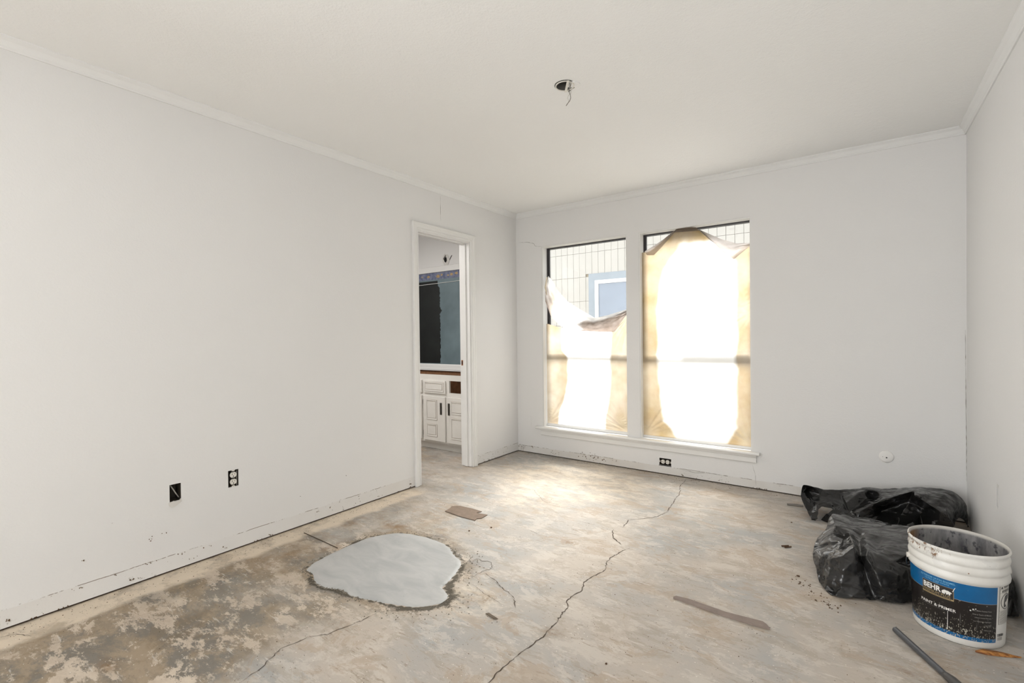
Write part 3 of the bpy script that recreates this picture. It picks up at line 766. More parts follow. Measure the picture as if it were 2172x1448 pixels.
rfm = MB().prism([(-0.45, 2.86), (-0.45, 2.92), (3.2, 3.9), (3.2, 2.95)], lambda p, q, t: (t, YN+p+0.25, q), -9.5, 5.5).build('roof', simple('roof_shingle', s2l(120, 112, 104), 0.9), hse)
gr = MB().box(-14, 10, YB+0.17, YN+3, -0.35, -0.12).build('ground', simple('pale_gravel', s2l(205, 198, 184), 0.95, bump=(30, 0.4), var=0.1)); tag(gr, kind='structure')

# ------------------------------------------------------------------ bathroom
VY, VX0, VX1, VH = 3.552, -4.60, XL-T-0.005, 0.795
van = empty('bathroom_vanity', (-3.8, VY, 0)); tag(van, 'white painted vanity cabinet without its countertop, seen through the doorway', 'cabinet')
# carcass with face frame openings
dx = [(-4.02, -3.77, 0.592, 0.735, 'drawer'), (-3.745, -3.425, 0.600, 0.735, 'drawer'), (-3.385, -3.06, 0.592, 0.738, 'open'),
      (-4.02, -3.77, 0.12, 0.568, 'door'), (-3.752, -3.428, 0.10, 0.568, 'door'), (-3.408, -3.085, 0.10, 0.568, 'door')]
face = slab('face_frame', VX0, VX1, 0.078, VH, [(-3.385, -3.10, 0.612, 0.738)], fB, VY, VY+0.02, M_vanity, van)
m = MB(); m.box(VX0, VX1, VY+0.02, YB-0.002, 0.078, 0.095); m.box(VX0, VX0+0.016, VY+0.02, YB-0.002, 0.095, VH-0.01); m.box(VX1-0.016, VX1, VY+0.02, YB-0.002, 0.095, VH-0.01)
m.box(VX0+0.016, VX1-0.016, YB-0.02, YB-0.002, 0.095, VH)
for xx in (-4.3, -3.76, -3.415): m.box(xx-0.008, xx+0.008, VY+0.02, YB-0.02, 0.095, VH-0.02)
m.box(VX0+0.016, VX1-0.016, VY+0.2, VY+0.22, VH-0.06, VH-0.004)
m.build('carcass', M_wood, van)
MB().box(VX0, VX1, VY+0.045, VY+0.06, 0.002, 0.078).build('toe_kick', M_vanity, van)
def raised(name, x0, x1, z0, z1, panels):
    m = MB(); y = VY-0.018
    m.box(x0, x1, y, VY-0.0005, z0, z1)
    o = m.build(name, M_vanity, van, bevel=0.003)
    for (a, b, c, d) in panels:
        q = MB(); w = 0.004
        def ring(i0, i1, yy0, yy1):
            q.box(i0[0], i0[1], yy0, yy1, i0[3]-i1, i0[3]); q.box(i0[0], i0[1], yy0, yy1, i0[2], i0[2]+i1)
            q.box(i0[0], i0[0]+i1, yy0, yy1, i0[2]+i1, i0[3]-i1); q.box(i0[1]-i1, i0[1], yy0, yy1, i0[2]+i1, i0[3]-i1)
        ring((a, b, c, d), 0.008, y-0.005, y); q.box(a+0.02, b-0.02, y-0.004, y, c+0.02, d-0.02)
        q.build('raised_panel', M_vanity, o, bevel=0.0015)
        g2 = MB(); yy = y-0.0008
        for (i0, wv) in (((a-0.002, b+0.002, c-0.002, d+0.002), 0.002), ((a+0.018, b-0.018, c+0.018, d-0.018), 0.002)):
            g2.box(i0[0], i0[1], yy, y, i0[3]-wv, i0[3]); g2.box(i0[0], i0[1], yy, y, i0[2], i0[2]+wv)
            g2.box(i0[0], i0[0]+wv, yy, y, i0[2], i0[3]); g2.box(i0[1]-wv, i0[1], yy, y, i0[2], i0[3])
        g2.build('panel_outline', M_edge, o)
    return o
M_edge = simple('brown_panel_outline', s2l(150, 128, 108), 0.8, var=0.3, vs=60)  # brown of the thin lines around the raised panels
raised('drawer_front', -4.05, -3.775, 0.600, 0.735, [(-4.03, -3.795, 0.62, 0.715)])
raised('drawer_front', -3.745, -3.428, 0.600, 0.735, [(-3.725, -3.448, 0.62, 0.715)])
def pull(par, x, z):
    m = MB(); m.box(x-0.014, x+0.014, VY-0.0215, VY-0.018, z-0.062, z+0.062)
    m.box(x-0.005, x+0.005, VY-0.030, VY-0.0215, z-0.05, z+0.05); m.build('pull', M_chrome, par, bevel=0.001)
raised('door', -4.05, -3.775, 0.105, 0.568, [(-4.03, -3.80, 0.33, 0.54), (-4.03, -3.80, 0.135, 0.29)])
d1_ = raised('door', -3.752, -3.430, 0.100, 0.568, [(-3.70, -3.545, 0.32, 0.53), (-3.70, -3.545, 0.145, 0.275)])
d2_ = raised('door', -3.412, -3.085, 0.100, 0.568, [(-3.345, -3.135, 0.40, 0.53), (-3.345, -3.135, 0.145, 0.36)])
pull(d1_, -3.488, 0.445); pull(d2_, -3.375, 0.447)
for zz in (0.17, 0.50):
    MB().box(-3.766, -3.754, VY-0.006, VY-0.0005, zz-0.025, zz+0.025).build('hinge', M_chrome, van)
# mirror recess
rec = empty('mirror_recess', (-3.9, YB, 0.8)); tag(rec, 'white framed recess above the vanity with blue paint, black glue residue and shell border', 'mirror frame')
yy0 = YB-0.022
MX0, MX1 = -4.64, -3.02
MB().box(MX0, MX1, yy0, YB-0.0005, 1.95, 2.017).build('top_rail', M_trim, rec, bevel=0.004)
MB().prism([(0, 0), (0.05, 0), (0.05, 0.02), (0.035, 0.03), (0.03, 0.06), (0.015, 0.076), (0, 0.076)], lambda p, q, t: (t, YB-0.0005-p*0.8, 0.80+q), MX0, MX1).build('bottom_rail', M_trim, rec)
MB().box(MX1-0.06, MX1, yy0, YB-0.0005, 0.876, 1.95).build('side_rail', M_trim, rec)
k = NT('slate_blue_paint'); co = k.coord()
k.set(k.b.inputs['Base Color'], k.mix(k.ramp(k.noise(co, 2.0, 4), 0.35, 0.65), s2l(88, 104, 110), s2l(112, 130, 136))); k.b.inputs['Roughness'].default_value = 0.5
MB().box(MX0, MX1-0.06, YB-0.003, YB-0.0005, 0.876, 1.868).build('blue_panel', k.m, rec)
k = NT('black_mastic'); co = k.coord()
k.set(k.b.inputs['Base Color'], k.mix(k.ramp(k.noise(co, 6, 4), 0.35, 0.7), s2l(9, 13, 14), s2l(22, 27, 26))); k.b.inputs['Roughness'].default_value = 0.35
r = random.Random(4); edge = []
zz = 0.885
while zz < 1.78:
    bulge = 0.03*math.exp(-((zz-1.50)/0.02)**2)
    edge.append((-3.935+r.uniform(-0.008, 0.008)+bulge, zz)); zz += 0.012
edge += [(-3.965, 1.79), (-3.97, 1.852)]
MB().prism([(MX0, 0.88)]+edge+[(MX0, 1.852)], lambda u, v, t: (u, t, v), YB-0.0055, YB-0.003).build('mastic_residue', k.m, rec)
# wallpaper border with shells
k = NT('shell_border'); co = k.coord()
k.set(k.b.inputs['Base Color'], k.mix(k.ramp(k.noise(co, 25, 4), 0.4, 0.6), s2l(88, 96, 124), s2l(122, 126, 148)))
bdr = MB().box(MX0, MX1-0.06, YB-0.004, YB-0.0005, 1.868, 1.95).build('wallpaper_border', k.m, rec)
M_shell = simple('shell_print', s2l(172, 146, 104), 0.7, var=0.25, vs=50)
r = random.Random(9)
for cxs, szz in ((-4.225, 0.012), (-4.12, 0.022), (-3.96, 0.028), (-3.90, 0.016), (-3.80, 0.014), (-3.745, 0.022), (-3.67, 0.022), (-4.4, 0.02), (-3.5, 0.02)):
    zc = 1.912+r.uniform(-.008, .008)
    shl = MB(); fan = []
    for kk in range(8):   # scalloped fan
        a = math.radians(15+kk*21.4); fan.append((cxs+szz*1.3*math.cos(a), zc-szz*0.6+szz*1.3*math.sin(a)))
        if kk < 7: a += math.radians(10.7); fan.append((cxs+szz*1.05*math.cos(a), zc-szz*0.6+szz*1.05*math.sin(a)))
    shl.prism([(cxs-szz*0.25, zc-szz*0.75), (cxs+szz*0.25, zc-szz*0.75)]+fan, lambda u, v, t: (u, t, v), YB-0.0048, YB-0.004)
    shl.build('shell_motif', M_shell, bdr)
MB().tube([(MX0, YB-0.012, 1.800), (-4.29, YB-0.012, 1.815), (-3.645, YB-0.012, 1.825), (MX1-0.06, YB-0.012, 1.83)], 0.003, 6).build('batten_line', M_trim, rec)
# light hole over the recess
lp = on(946, 551, 1, YB)
lh = empty('light_fixture_hole', (lp.x, YB, lp.z)); tag(lh, 'chipped round light box hole on the bathroom wall above the mirror recess', 'electrical box')
M_putty = simple('white_putty', s2l(212, 209, 204), 0.8, bump=(80, 0.6))
r = random.Random(2); poly = [(lp.x+0.055*math.cos(a*math.pi/12)*r.uniform(.85, 1.1), lp.z+0.068*math.sin(a*math.pi/12)*r.uniform(.85, 1.1)) for a in range(24)]
MB().prism(poly, lambda u, v, t: (u, t, v), YB-0.004, YB-0.0005).build('plaster_ring', M_putty, lh)
poly = [(lp.x-0.004+0.024*math.cos(a*math.pi/7)*r.uniform(.6, 1.1), lp.z+0.034*math.sin(a*math.pi/7)*r.uniform(.6, 1.1)) for a in range(14)]
MB().prism(poly, lambda u, v, t: (u, t, v), YB-0.0055, YB-0.004).build('box_opening', M_slot, lh)
MB().tube([(lp.x, YB-0.005, lp.z+0.05), (lp.x-0.01, YB-0.03, lp.z+0.01), (lp.x+0.004, YB-0.012, lp.z-0.03)], 0.004, 6).build('wire', M_bronze, lh)
MB().prism([(lp.x+0.06, lp.z-0.01), (lp.x+0.10, lp.z+0.045), (lp.x+0.085, lp.z+0.04), (lp.x+0.055, lp.z)], lambda u, v, t: (u, t, v), YB-0.0018, YB-0.0004).build('wall_gouge', M_slot, lh)

# ------------------------------------------------------------------ electrical boxes
def box5(name, x0, x1, y0, y1, z0, z1, open_side, m, parent, th=0.002):
    """five-sided box open towards +x / -y / -z"""
    q = MB()
    sides = {'-x': (x0, x0+th, y0, y1, z0, z1), '+x': (x1-th, x1, y0, y1, z0, z1), '-y': (x0, x1, y0, y0+th, z0, z1), '+y': (x0, x1, y1-th, y1, z0, z1), '-z': (x0, x1, y0, y1, z0, z0+th), '+z': (x0, x1, y0, y1, z1-th, z1)}
    for s_, b_ in sides.items():
        if s_ != open_side: q.box(*b_)
    return q.build(name, m, parent)
M_box = simple('dark_steel_box', s2l(66, 58, 48), 0.7, 0.0, var=0.2)
M_cable = simple('grey_cable', s2l(168, 164, 156), 0.5)
h = hole1; e = empty('junction_box', (XL-0.03, (h[0]+h[1])/2, h[2])); tag(e, 'open blank box hole low on the left wall with a loose grey cable', 'electrical box')
box5('box', XL-0.075, XL-0.006, h[0]-0.001, h[1]+0.001, h[2]-0.001, h[3]+0.001, '+x', M_box, e)
MB().tube([(XL-0.03, h[0]+0.008, h[3]), (XL-0.012, h[0]+0.018, h[3]-0.025), (XL-0.010, h[0]+0.030, h[3]-0.05), (XL-0.02, h[1]-0.006, h[2]+0.012), (XL-0.05, h[1]-0.004, h[2]+0.005)], 0.0028, 8).build('cable', M_cable, e, smooth=True)
r = random.Random(12)
poly = [(h[0]-0.006, h[2]-0.002), (h[0]+0.018, h[2]+0.004), (h[0]+0.024, h[2]-0.002), (h[1]-0.012, h[2]-0.001), (h[1]-0.002, h[2]+0.010), (h[1]+0.001, h[2]-0.008), (h[0]+0.030, h[2]-0.022), (h[0]+0.010, h[2]-0.030), (h[0]-0.004, h[2]-0.018)]
MB().prism(poly, lambda u, v, t: (t, u, v), XL-0.001, XL+0.003).build('plaster_chip', M_putty, e)

def receptacle(name, label, c, axis_u, axis_v, nrm, hw, hh):
    """duplex receptacle: axis_v along its long side"""
    U, Vv, Nn = Vector(axis_u), Vector(axis_v), Vector(nrm); c = Vector(c)
    e = empty(name, c); tag(e, label, 'outlet', 'bare duplex receptacles')
    P = lambda u, v, t: tuple(c+U*u+Vv*v+Nn*t)
    # yoke
    q = MB(); q.prism([(-0.007, -hh-0.004), (0.007, -hh-0.004), (0.009, -0.036), (0.009, 0.036), (0.007, hh+0.004), (-0.007, hh+0.004), (-0.009, 0.036), (-0.009, -0.036)], P, -0.006, -0.003)
    q.build('yoke', M_chrome, e)
    for s_ in (-1, 1):   # plaster ears
        poly = []
        for kk in range(10):
            a = kk*math.pi/5; poly.append((0.009*math.cos(a), s_*(hh+0.001)+0.008*math.sin(a)))
        q = MB(); q.prism(poly, P, -0.004, 0.0008); ear = q.build('ear', M_plastic, e)
        q = MB(); q.prism([(0.002*math.cos(kk), s_*(hh)+0.002*math.sin(kk)) for kk in (0, 1.2, 2.5, 3.8, 5)], P, 0.0008, 0.0014); q.build('screw_hole', M_slot, ear)
    for s_ in (-1, 1):
        cv = s_*0.0195; poly = []
        for kk in range(24):
            a = kk*math.pi/12; x = 0.0172*math.cos(a); y = 0.0172*math.sin(a)
            poly.append((x, cv+max(-0.0142, min(0.0142, y))))
        q = MB(); q.prism(poly, P, -0.005, 0.0015); fc = q.build('outlet_face', M_plastic, e, bevel=0.0008)
        q = MB()
        q.prism([(-0.0075, cv+0.0005), (-0.0050, cv+0.0005), (-0.0050, cv+0.0085), (-0.0075, cv+0.0085)], P, 0.0015, 0.002)
        q.prism([(0.0055, cv+0.0015), (0.0075, cv+0.0015), (0.0075, cv+0.0080), (0.0055, cv+0.0080)], P, 0.0015, 0.002)
        q.prism([(0.003*math.cos(kk*0.785), cv-0.0075+0.003*math.sin(kk*0.785)) for kk in range(8)], P, 0.0015, 0.002)
        q.build('slots', M_slot, fc)
    q = MB(); q.prism([(0.0025*math.cos(kk*0.785), 0.0025*math.sin(kk*0.785)) for kk in range(8)], P, 0.0005, 0.002); q.build('centre_screw', M_chrome, e)
    return e
h = hole2; cyc, czc = (h[0]+h[1])/2, (h[2]+h[3])/2
e = receptacle('duplex_outlet', 'coverless upright duplex outlet on the left wall', (XL-0.002, cyc, czc), (0, 1, 0), (0, 0, 1), (1, 0, 0), 0.027, (h[3]-h[2])/2)
box5('box', XL-0.07, XL-0.006, h[0]-0.001, h[1]+0.001, h[2]-0.001, h[3]+0.001, '+x', M_box, e)
MB().tube([(XL-0.012, h[1]-0.007, h[2]+0.002), (XL-0.012, h[1]-0.006, h[3]-0.01)], 0.002, 6).build('wire', M_cable, e)
h = hole3
e = receptacle('duplex_outlet', 'coverless sideways duplex outlet under the windows', ((h[0]+h[1])/2, YB+0.002, (h[2]+h[3])/2), (0, 0, 1), (1, 0, 0), (0, -1, 0), 0.03, (h[1]-h[0])/2)
box5('box', h[0]-0.001, h[1]+0.001, YB+0.006, YB+0.07, h[2]-0.001, h[3]+0.001, '-y', M_box, e)
MB().box(h[0]-0.003, h[1]+0.002, YB-0.0025, YB-0.0005, h[2]-0.005, h[2]).build('box_lip', M_slot, e)
# round disc on back wall
dc = on(1880, 968, 1, YB)
e = empty('round_cover_plate', (dc.x, YB, dc.z)); tag(e, 'round white cover disc with a small dark hole on the back wall', 'cover plate')
q = MB(); rr = [(0.0001, 0.010), (0.012, 0.010), (0.020, 0.0095), (0.030, 0.0085), (0.037, 0.006), (0.040, 0.002), (0.040, 0.0)]
b = 0; n = 32
for rad, dpt in rr:
    for kk in range(n): a = 2*math.pi*kk/n; q.v.append((dc.x+rad*math.cos(a), YB-0.0004-dpt, dc.z+rad*math.sin(a)))
for i in range(len(rr)-1):
    for kk in range(n): q.f.append((i*n+kk, i*n+(kk+1) % n, (i+1)*n+(kk+1) % n, (i+1)*n+kk))
q.build('disc', simple('disc_paint', s2l(236, 234, 230), 0.5), e, smooth=True)
q = MB()
for (ox, oz, rad) in ((0.001, -0.005, 0.0045), (-0.019, -0.001, 0.0018)):
    q.prism([(dc.x+ox+rad*math.cos(kk*0.785), dc.z+oz+rad*math.sin(kk*0.785)) for kk in range(8)], lambda u, v, t: (u, t, v), YB-0.0112, YB-0.0100)
q.build('hole', M_slot, e)
# blank putty plate left of window
bp_ = on(1121, 893, 1, YB)
e = MB().box(bp_.x-0.032, bp_.x+0.032, YB-0.003, YB-0.0004, bp_.z-0.055, bp_.z+0.055).build('blank_plate', M_wallp, bevel=0.0015); tag(e, 'painted-over blank plate on the back wall left of the windows', 'cover plate')
# slot in right wall
e = empty('cut_box_slot', (XR+0.02, 3.22, 0.335)); tag(e, 'narrow torn box cutout low on the right wall', 'electrical box')
box5('box', XR+0.006, XR+0.06, 3.205, 3.233, 0.334, 0.436, '-x', M_slot, e)  # black box colour stands in for the shade inside the slot
q = MB(); r = random.Random(5)
q.prism([(3.206, 0.33), (3.2, 0.36), (3.203, 0.43), (3.197, 0.445), (3.222, 0.447), (3.224, 0.436), (3.209, 0.43), (3.208, 0.34)], lambda u, v, t: (t, u, v), XR-0.002, XR+0.001)
q.build('torn_edge', M_putty, e)

# ceiling box
e = empty('ceiling_light_box', (cbx.x, cbx.y, H)); tag(e, 'open round ceiling box with bare wires hanging, fixture removed', 'electrical box')
q = MB(); R0 = 0.047
q.lathe([(R0, H-0.001), (R0, H+0.06), (0.001, H+0.06)], cbx.x, cbx.y, 28); q.lathe([(R0-0.002, H+0.058), (R0-0.002, H-0.001), (R0, H-0.001)], cbx.x, cbx.y, 28)
q.build('box', simple('galvanised_box', s2l(96, 94, 90), 0.6, 0.2), e, normals=False, smooth=True)
q = MB(); q.lathe([(0.043, H-0.002), (0.043, H-0.005), (0.048, H-0.005), (0.048, H-0.002), (0.043, H-0.002)], cbx.x, cbx.y, 28); q.build('mud_ring', M_plastic, e)
# cross strap running away from camera
d_ = Vector((-sy_, cy_, 0)); sd_ = Vector((cy_, sy_, 0)); cc = Vector((cbx.x, cbx.y, H))+sd_*0.010
q = MB(); P = lambda u, v, t: tuple(cc+sd_*u+d_*v+Vector((0, 0, t)))
q.prism([(-0.006, -0.058), (0.006, -0.058), (0.006, 0.052), (-0.006, 0.052)], P, -0.009, -0.006); q.build('strap', M_plastic, e, bevel=0.001)
q = MB(); poly = []; r = random.Random(3)
for kk in range(18):
    a = kk*math.pi/9; rad = 0.034*r.uniform(.8, 1.1); poly.append((0.040+rad*math.cos(a), -0.010+rad*0.85*math.sin(a)))
cc = Vector((cbx.x, cbx.y, H)); q.prism(poly, P, -0.0035, 0.0); q.build('plaster_patch', M_ceil, e)
q = MB(); q.prism([(0.022, 0.050), (0.034, 0.026), (0.046, 0.014), (0.052, 0.014), (0.040, 0.030), (0.028, 0.054)], P, -0.0045, -0.003); q.build('chipped_gap', M_slot, e)
M_wire = simple('cloth_wire', s2l(120, 116, 108), 0.7)
M_wirew = simple('pale_wire', s2l(196, 192, 184), 0.6)
base = Vector((cbx.x, cbx.y, H))+sd_*0.020-d_*0.030
def wire(offs, rad, m):
    return MB().tube([base+sd_*a+d_*b+Vector((0, 0, -c)) for a, b, c in offs], rad, 6).build('wire', m, e, smooth=True)
wire([(-0.002, 0.02, -0.02), (0.002, 0, 0.012), (0.001, 0, 0.03), (-0.004, 0, 0.045), (0.003, 0, 0.062), (0.005, 0, 0.078), (0.0, 0, 0.092), (-0.008, 0, 0.102), (-0.018, 0, 0.116)], 0.0018, M_wire)
wire([(0.006, 0.02, -0.02), (0.008, 0, 0.008), (0.004, 0, 0.022), (-0.001, 0, 0.03), (-0.002, 0, 0.05), (0.002, 0, 0.062)], 0.0015, M_wire)
wire([(-0.012, 0.02, -0.02), (-0.009, 0, 0.005), (-0.004, 0, 0.02), (-0.001, 0, 0.032)], 0.0011, M_wirew)
wire([(0.004, 0.02, -0.02), (0.003, 0, 0.02), (0.008, 0, 0.035), (0.006, 0, 0.055), (-0.006, 0, 0.066), (-0.010, 0, 0.078), (-0.005, 0, 0.09), (-0.006, 0, 0.100)], 0.0013, M_wirew)

# ------------------------------------------------------------------ bucket
BX, BY, BH = 0.3238, 2.564, 0.353
def brad(z): return 0.1345+0.0100*z/0.27
buck = empty('paint_bucket', (BX, BY, 0)); tag(buck, 'open five gallon white plastic paint bucket with blue and black label beside the right wall', 'bucket')
def bucket_mat():
    k = NT('bucket_plastic'); co = k.coord(); x, y, z = k.sep(co)
    n = k.noise(co, 9, 5)
    c = k.mix(k.ramp(n, 0.4, 0.65), s2l(216, 213, 206), s2l(228, 226, 220))
    # dried brown drips near the rim on the left, small chips elsewhere
    m1 = k.math('MULTIPLY', k.ramp(z, 0.285, 0.335), k.ramp(x, BX-0.09, BX-0.02, 1, 0))
    dr = k.ramp(k.math('ADD', k.noise(k.mapping(co, (1, 1, .6)), 60, 6, 0.75), k.math('MULTIPLY', m1, 0.14)), 0.64, 0.70)
    c = k.mix(k.math('MULTIPLY', dr, k.ramp(m1, 0.05, 0.4)), c, s2l(120, 88, 56))
    ch = k.math('MULTIPLY', k.ramp(k.noise(co, 55, 3), 0.73, 0.75), k.ramp(z, 0.22, 0.25))
    c = k.mix(ch, c, s2l(128, 92, 62))
    sm = k.math('MULTIPLY', k.ramp(k.noise(k.mapping(co, (1, 1, 2)), 14, 4), 0.56, 0.6), k.ramp(z, 0.24, 0.3))
    c = k.mix(k.math('MULTIPLY', sm, 0.4), c, s2l(206, 204, 200))
    k.set(k.b.inputs['Base Color'], c); k.b.inputs['Roughness'].default_value = 0.38
    k.b.inputs['Subsurface Weight'].default_value = 0.0
    return k.m
def inner_mat():
    k = NT('bucket_residue'); co = k.coord(); x, y, z = k.sep(co)
    v = k.mapping(co, (1, 1, 0.25)); n = k.noise(v, 18, 6, 0.65)
    c = k.mix(k.ramp(n, 0.35, 0.62), s2l(92, 91, 95), s2l(158, 156, 154))
    dk = k.ramp(k.noise(k.mapping(co, (1, 1, 0.7)), 26, 5, 0.7), 0.54, 0.60)
    c = k.mix(k.math('MULTIPLY', dk, 0.85), c, s2l(52, 52, 60))
    br = k.math('MULTIPLY', k.ramp(x, BX-0.135, BX-0.105, 1, 0), 1.0)
    c = k.mix(br, c, s2l(136, 100, 56))
    c = k.mix(k.ramp(z, 0.338, 0.346), c, s2l(198, 194, 186))
    k.set(k.b.inputs['Base Color'], c); k.b.inputs['Roughness'].default_value = 0.45
    return k.m
def ridge(z, r0, r1, w):
    return [(r0, z-w), (r1, z-w*0.7), (r1+0.001, z), (r1, z+w*0.7), (r0, z+w)]
prof = [(0.001, 0.004), (0.128, 0.003), (0.1325, 0.0005), (0.1345, 0.004)]
for z in np.linspace(0.02, 0.236, 8): prof.append((brad(z), z))
prof += [(0.1445, 0.240), (0.1500, 0.243), (0.1512, 0.252), (0.1490, 0.262), (0.1455, 0.268), (0.1455, 0.272), (0.1495, 0.276), (0.1508, 0.286), (0.1480, 0.296), (0.1455, 0.300), (0.1455, 0.304), (0.1495, 0.308), (0.1510, 0.318), (0.1485, 0.328), (0.1462, 0.332),
         (0.1470, 0.338), (0.1505, 0.343), (0.1520, 0.348), (0.1508, 0.353), (0.1480, 0.3545)]
q = MB(); q.lathe(prof, BX, BY, 72); bo = q.build('bucket_body', bucket_mat(), buck, smooth=True, normals=False)
inn = [(0.1480, 0.3545), (0.1455, 0.352), (0.1445, 0.345), (0.1425, 0.25), (0.1320, 0.012), (0.001, 0.010)]
q = MB(); q.lathe(inn, BX, BY, 72); q.build('inner_wall', inner_mat(), buck, smooth=True, normals=False)
def wrap(az, z, off=0.0):
    """label coordinates (azimuth in degrees, height) onto the bucket side"""
    a = math.radians(az); r = brad(z)+0.0006+off
    return (BX+r*math.cos(a), BY+r*math.sin(a), z)
def band(name, a0, a1, z0, z1, m, parent, off=0.0, n=None, curve=None):
    n = n or max(2, int((a1-a0)/3)); V = []; F = []
    for i in range(n+1):
        a = a0+(a1-a0)*i/n; V += [wrap(a, z0, off), wrap(a, z1, off)]
    for i in range(n): F.append((2*i, 2*i+2, 2*i+3, 2*i+1))
    return mesh_obj(name, V, F, m, parent, smooth=True)
def label_mat(name, col, dens):
    k = NT(name); co = k.coord(); x, y, z = k.sep(co)
    zz = k.ramp(z, 0.13, 0.045)
    v = k.mapping(co, (1, 1, 0.55))
    sp = k.ramp(k.math('ADD', k.noise(v, 240, 2, 0.6), k.math('MULTIPLY', zz, 0.13)), 0.70, 0.735)
    c = k.mix(k.math('MULTIPLY', sp, dens), k.mix(k.ramp(k.noise(co, 30, 3), .3, .7), tuple(c_*0.85 for c_ in col[:3]), col[:3]), s2l(170, 165, 150))
    dr = k.math('MULTIPLY', k.ramp(k.noise(k.mapping(co, (90, 90, 5)), 1.0, 2), 0.69, 0.72), k.ramp(z, 0.13, 0.11))
    c = k.mix(k.math('MULTIPLY', dr, 0.35), c, s2l(150, 148, 145))
    k.set(k.b.inputs['Base Color'], c); k.b.inputs['Roughness'].default_value = 0.3
    return k.m
BLUE = s2l(8, 96, 150); BLACK = s2l(30, 25, 23)
A0, A1 = -208, -47
lab = band('paint_label', A0, A1, 0.040, 0.172, label_mat('label_black', BLACK, 1.0), buck)
band('upper_blue_band', A0, A1, 0.172, 0.236, label_mat('label_blue', BLUE, 0.3), lab, 0.0)
band('lower_blue_band', A0, A1, 0.026, 0.040, label_mat('label_blue_low', BLUE, 1.0), lab, 0.0)
M_lw = simple('print_white', s2l(228, 226, 220), 0.4, var=0.02)
M_lb = simple('print_pale_blue', s2l(120, 178, 210), 0.4, var=0.02)
M_lk = simple('print_black', s2l(40, 36, 34), 0.4, var=0.02)
M_lg = simple('print_gold', s2l(160, 140, 100), 0.4, var=0.1)
M_lgr = simple('print_grey', s2l(150, 146, 140), 0.5, var=0.02)
band('divider_line', A0, A1, 0.1712, 0.1724, M_lgr, lab, 0.0003)
def lettering(txt, a0, a1, z0, z1, m, parent, off=0.0006, bold=0.0, align=None, hs=None, squeeze=True):
    cu = bpy.data.curves.new('t', 'FONT'); cu.body = txt; cu.size = 1.0; cu.offset = bold; cu.resolution_u = 2
    o = bpy.data.objects.new('t', cu); C.objects.link(o)
    me = bpy.data.meshes.new_from_object(o.evaluated_get(bpy.context.evaluated_depsgraph_get()))
    bpy.data.objects.remove(o); bpy.data.curves.remove(cu)
    n = len(me.vertices); co = np.zeros(n*3, np.float32); me.vertices.foreach_get('co', co); co = co.reshape(-1, 3)
    mn, mx = co.min(0), co.max(0); out = np.zeros_like(co)
    for i in range(n):
        u = (co[i, 0]-mn[0])/(mx[0]-mn[0]); v = (co[i, 1]-mn[1])/max(1e-6, mx[1]-mn[1])
        out[i] = wrap(a0+(a1-a0)*u, z0+(z1-z0)*v, off)
    me.vertices.foreach_set('co', out.ravel()); me.update(); me.name = 'lettering'; me.materials.clear(); me.materials.append(m)
    ob = bpy.data.objects.new('lettering', me); C.objects.link(ob); ob.parent = parent; ob.matrix_parent_inverse = Matrix.Translation(parent.location).inverted()
    return ob
bpy.context.view_layer.update()
lettering('EXTERIOR SATIN ENAMEL', -143.5, -98.8, 0.2225, 0.2295, M_lb, lab, bold=0.01)
lettering('ULTRA PURE WHITE', -137, -106, 0.2145, 0.2195, M_lb, lab, bold=0.01)
lettering('BASE', -125, -119, 0.2095, 0.2130, M_lb, lab)
# logo plate
lg = band('logo_plate', -141.2, -100.6, 0.159, 0.2075, M_lg, lab, 0.0005)
band('logo_field', -140.6, -101.2, 0.165, 0.2065, M_lk, lab, 0.0008)
lettering('BEHR', -139.2, -115.5, 0.1805, 0.2015, M_lw, lab, 0.0012, bold=0.035)
lettering('PREMIUM PLUS', -139.2, -104.5, 0.1675, 0.1775, M_lg, lab, 0.0012)
lettering('ULTRA INTERIOR EXTERIOR', -138.5, -103.5, 0.1600, 0.1640, M_lk, lab, 0.0010)
# walking bear emblem
bear = [(0.0, .45), (.04, .62), (.12, .78), (.22, .90), (.32, .98), (.40, .93), (.52, .90), (.64, .93), (.72, .84), (.80, .78), (.86, .74), (.99, .55), (.97, .47), (.86, .46), (.80, .42), (.76, .10), (.82, .03), (.70, .02), (.66, .30), (.56, .34), (.52, .12), (.56, .05), (.45, .05), (.42, .36), (.34, .36), (.30, .10), (.34, .02), (.20, .02), (.20, .30), (.15, .12), (.18, .04), (.06, .04), (.08, .34)]
me = bpy.data.meshes.new('bear_emblem'); bmx = bmesh.new(); vv = [bmx.verts.new(wrap(-114.8+u*12.2, 0.179+v*0.0175, 0.0013)) for u, v in bear]
fc = bmx.faces.new(vv); bmesh.ops.triangulate(bmx, faces=[fc]); bmx.to_mesh(me); bmx.free(); me.materials.append(M_lw)
ob = bpy.data.objects.new('bear_emblem', me); C.objects.link(ob); ob.parent = lab
lettering('PAINT & PRIMER', -144.4, -98.2, 0.1180, 0.1290, M_lw, lab, bold=0.012)
band('rule_line', -143, -112, 0.1135, 0.1139, M_lgr, lab, 0.0004)
for i, (t_, a0) in enumerate([('Stain, Mildew Resistant Finish', -80), ('Dries to Touch in 60 Minutes', -79.5), ('Lifetime Limited Warranty', -77), ('Low Temperature Application', -78.5), ('Low VOC', -63.5), ('100% Acrylic', -65.5)]):
    zt = (0.1475, 0.1335, 0.1210, 0.1070, 0.0940, 0.0750)[i]
    lettering(t_, a0, -55.6, zt-0.0055, zt, M_lgr, lab, bold=0.008)
band('rule_line', -72, -56, 0.0858, 0.0862, M_lgr, lab, 0.0004)
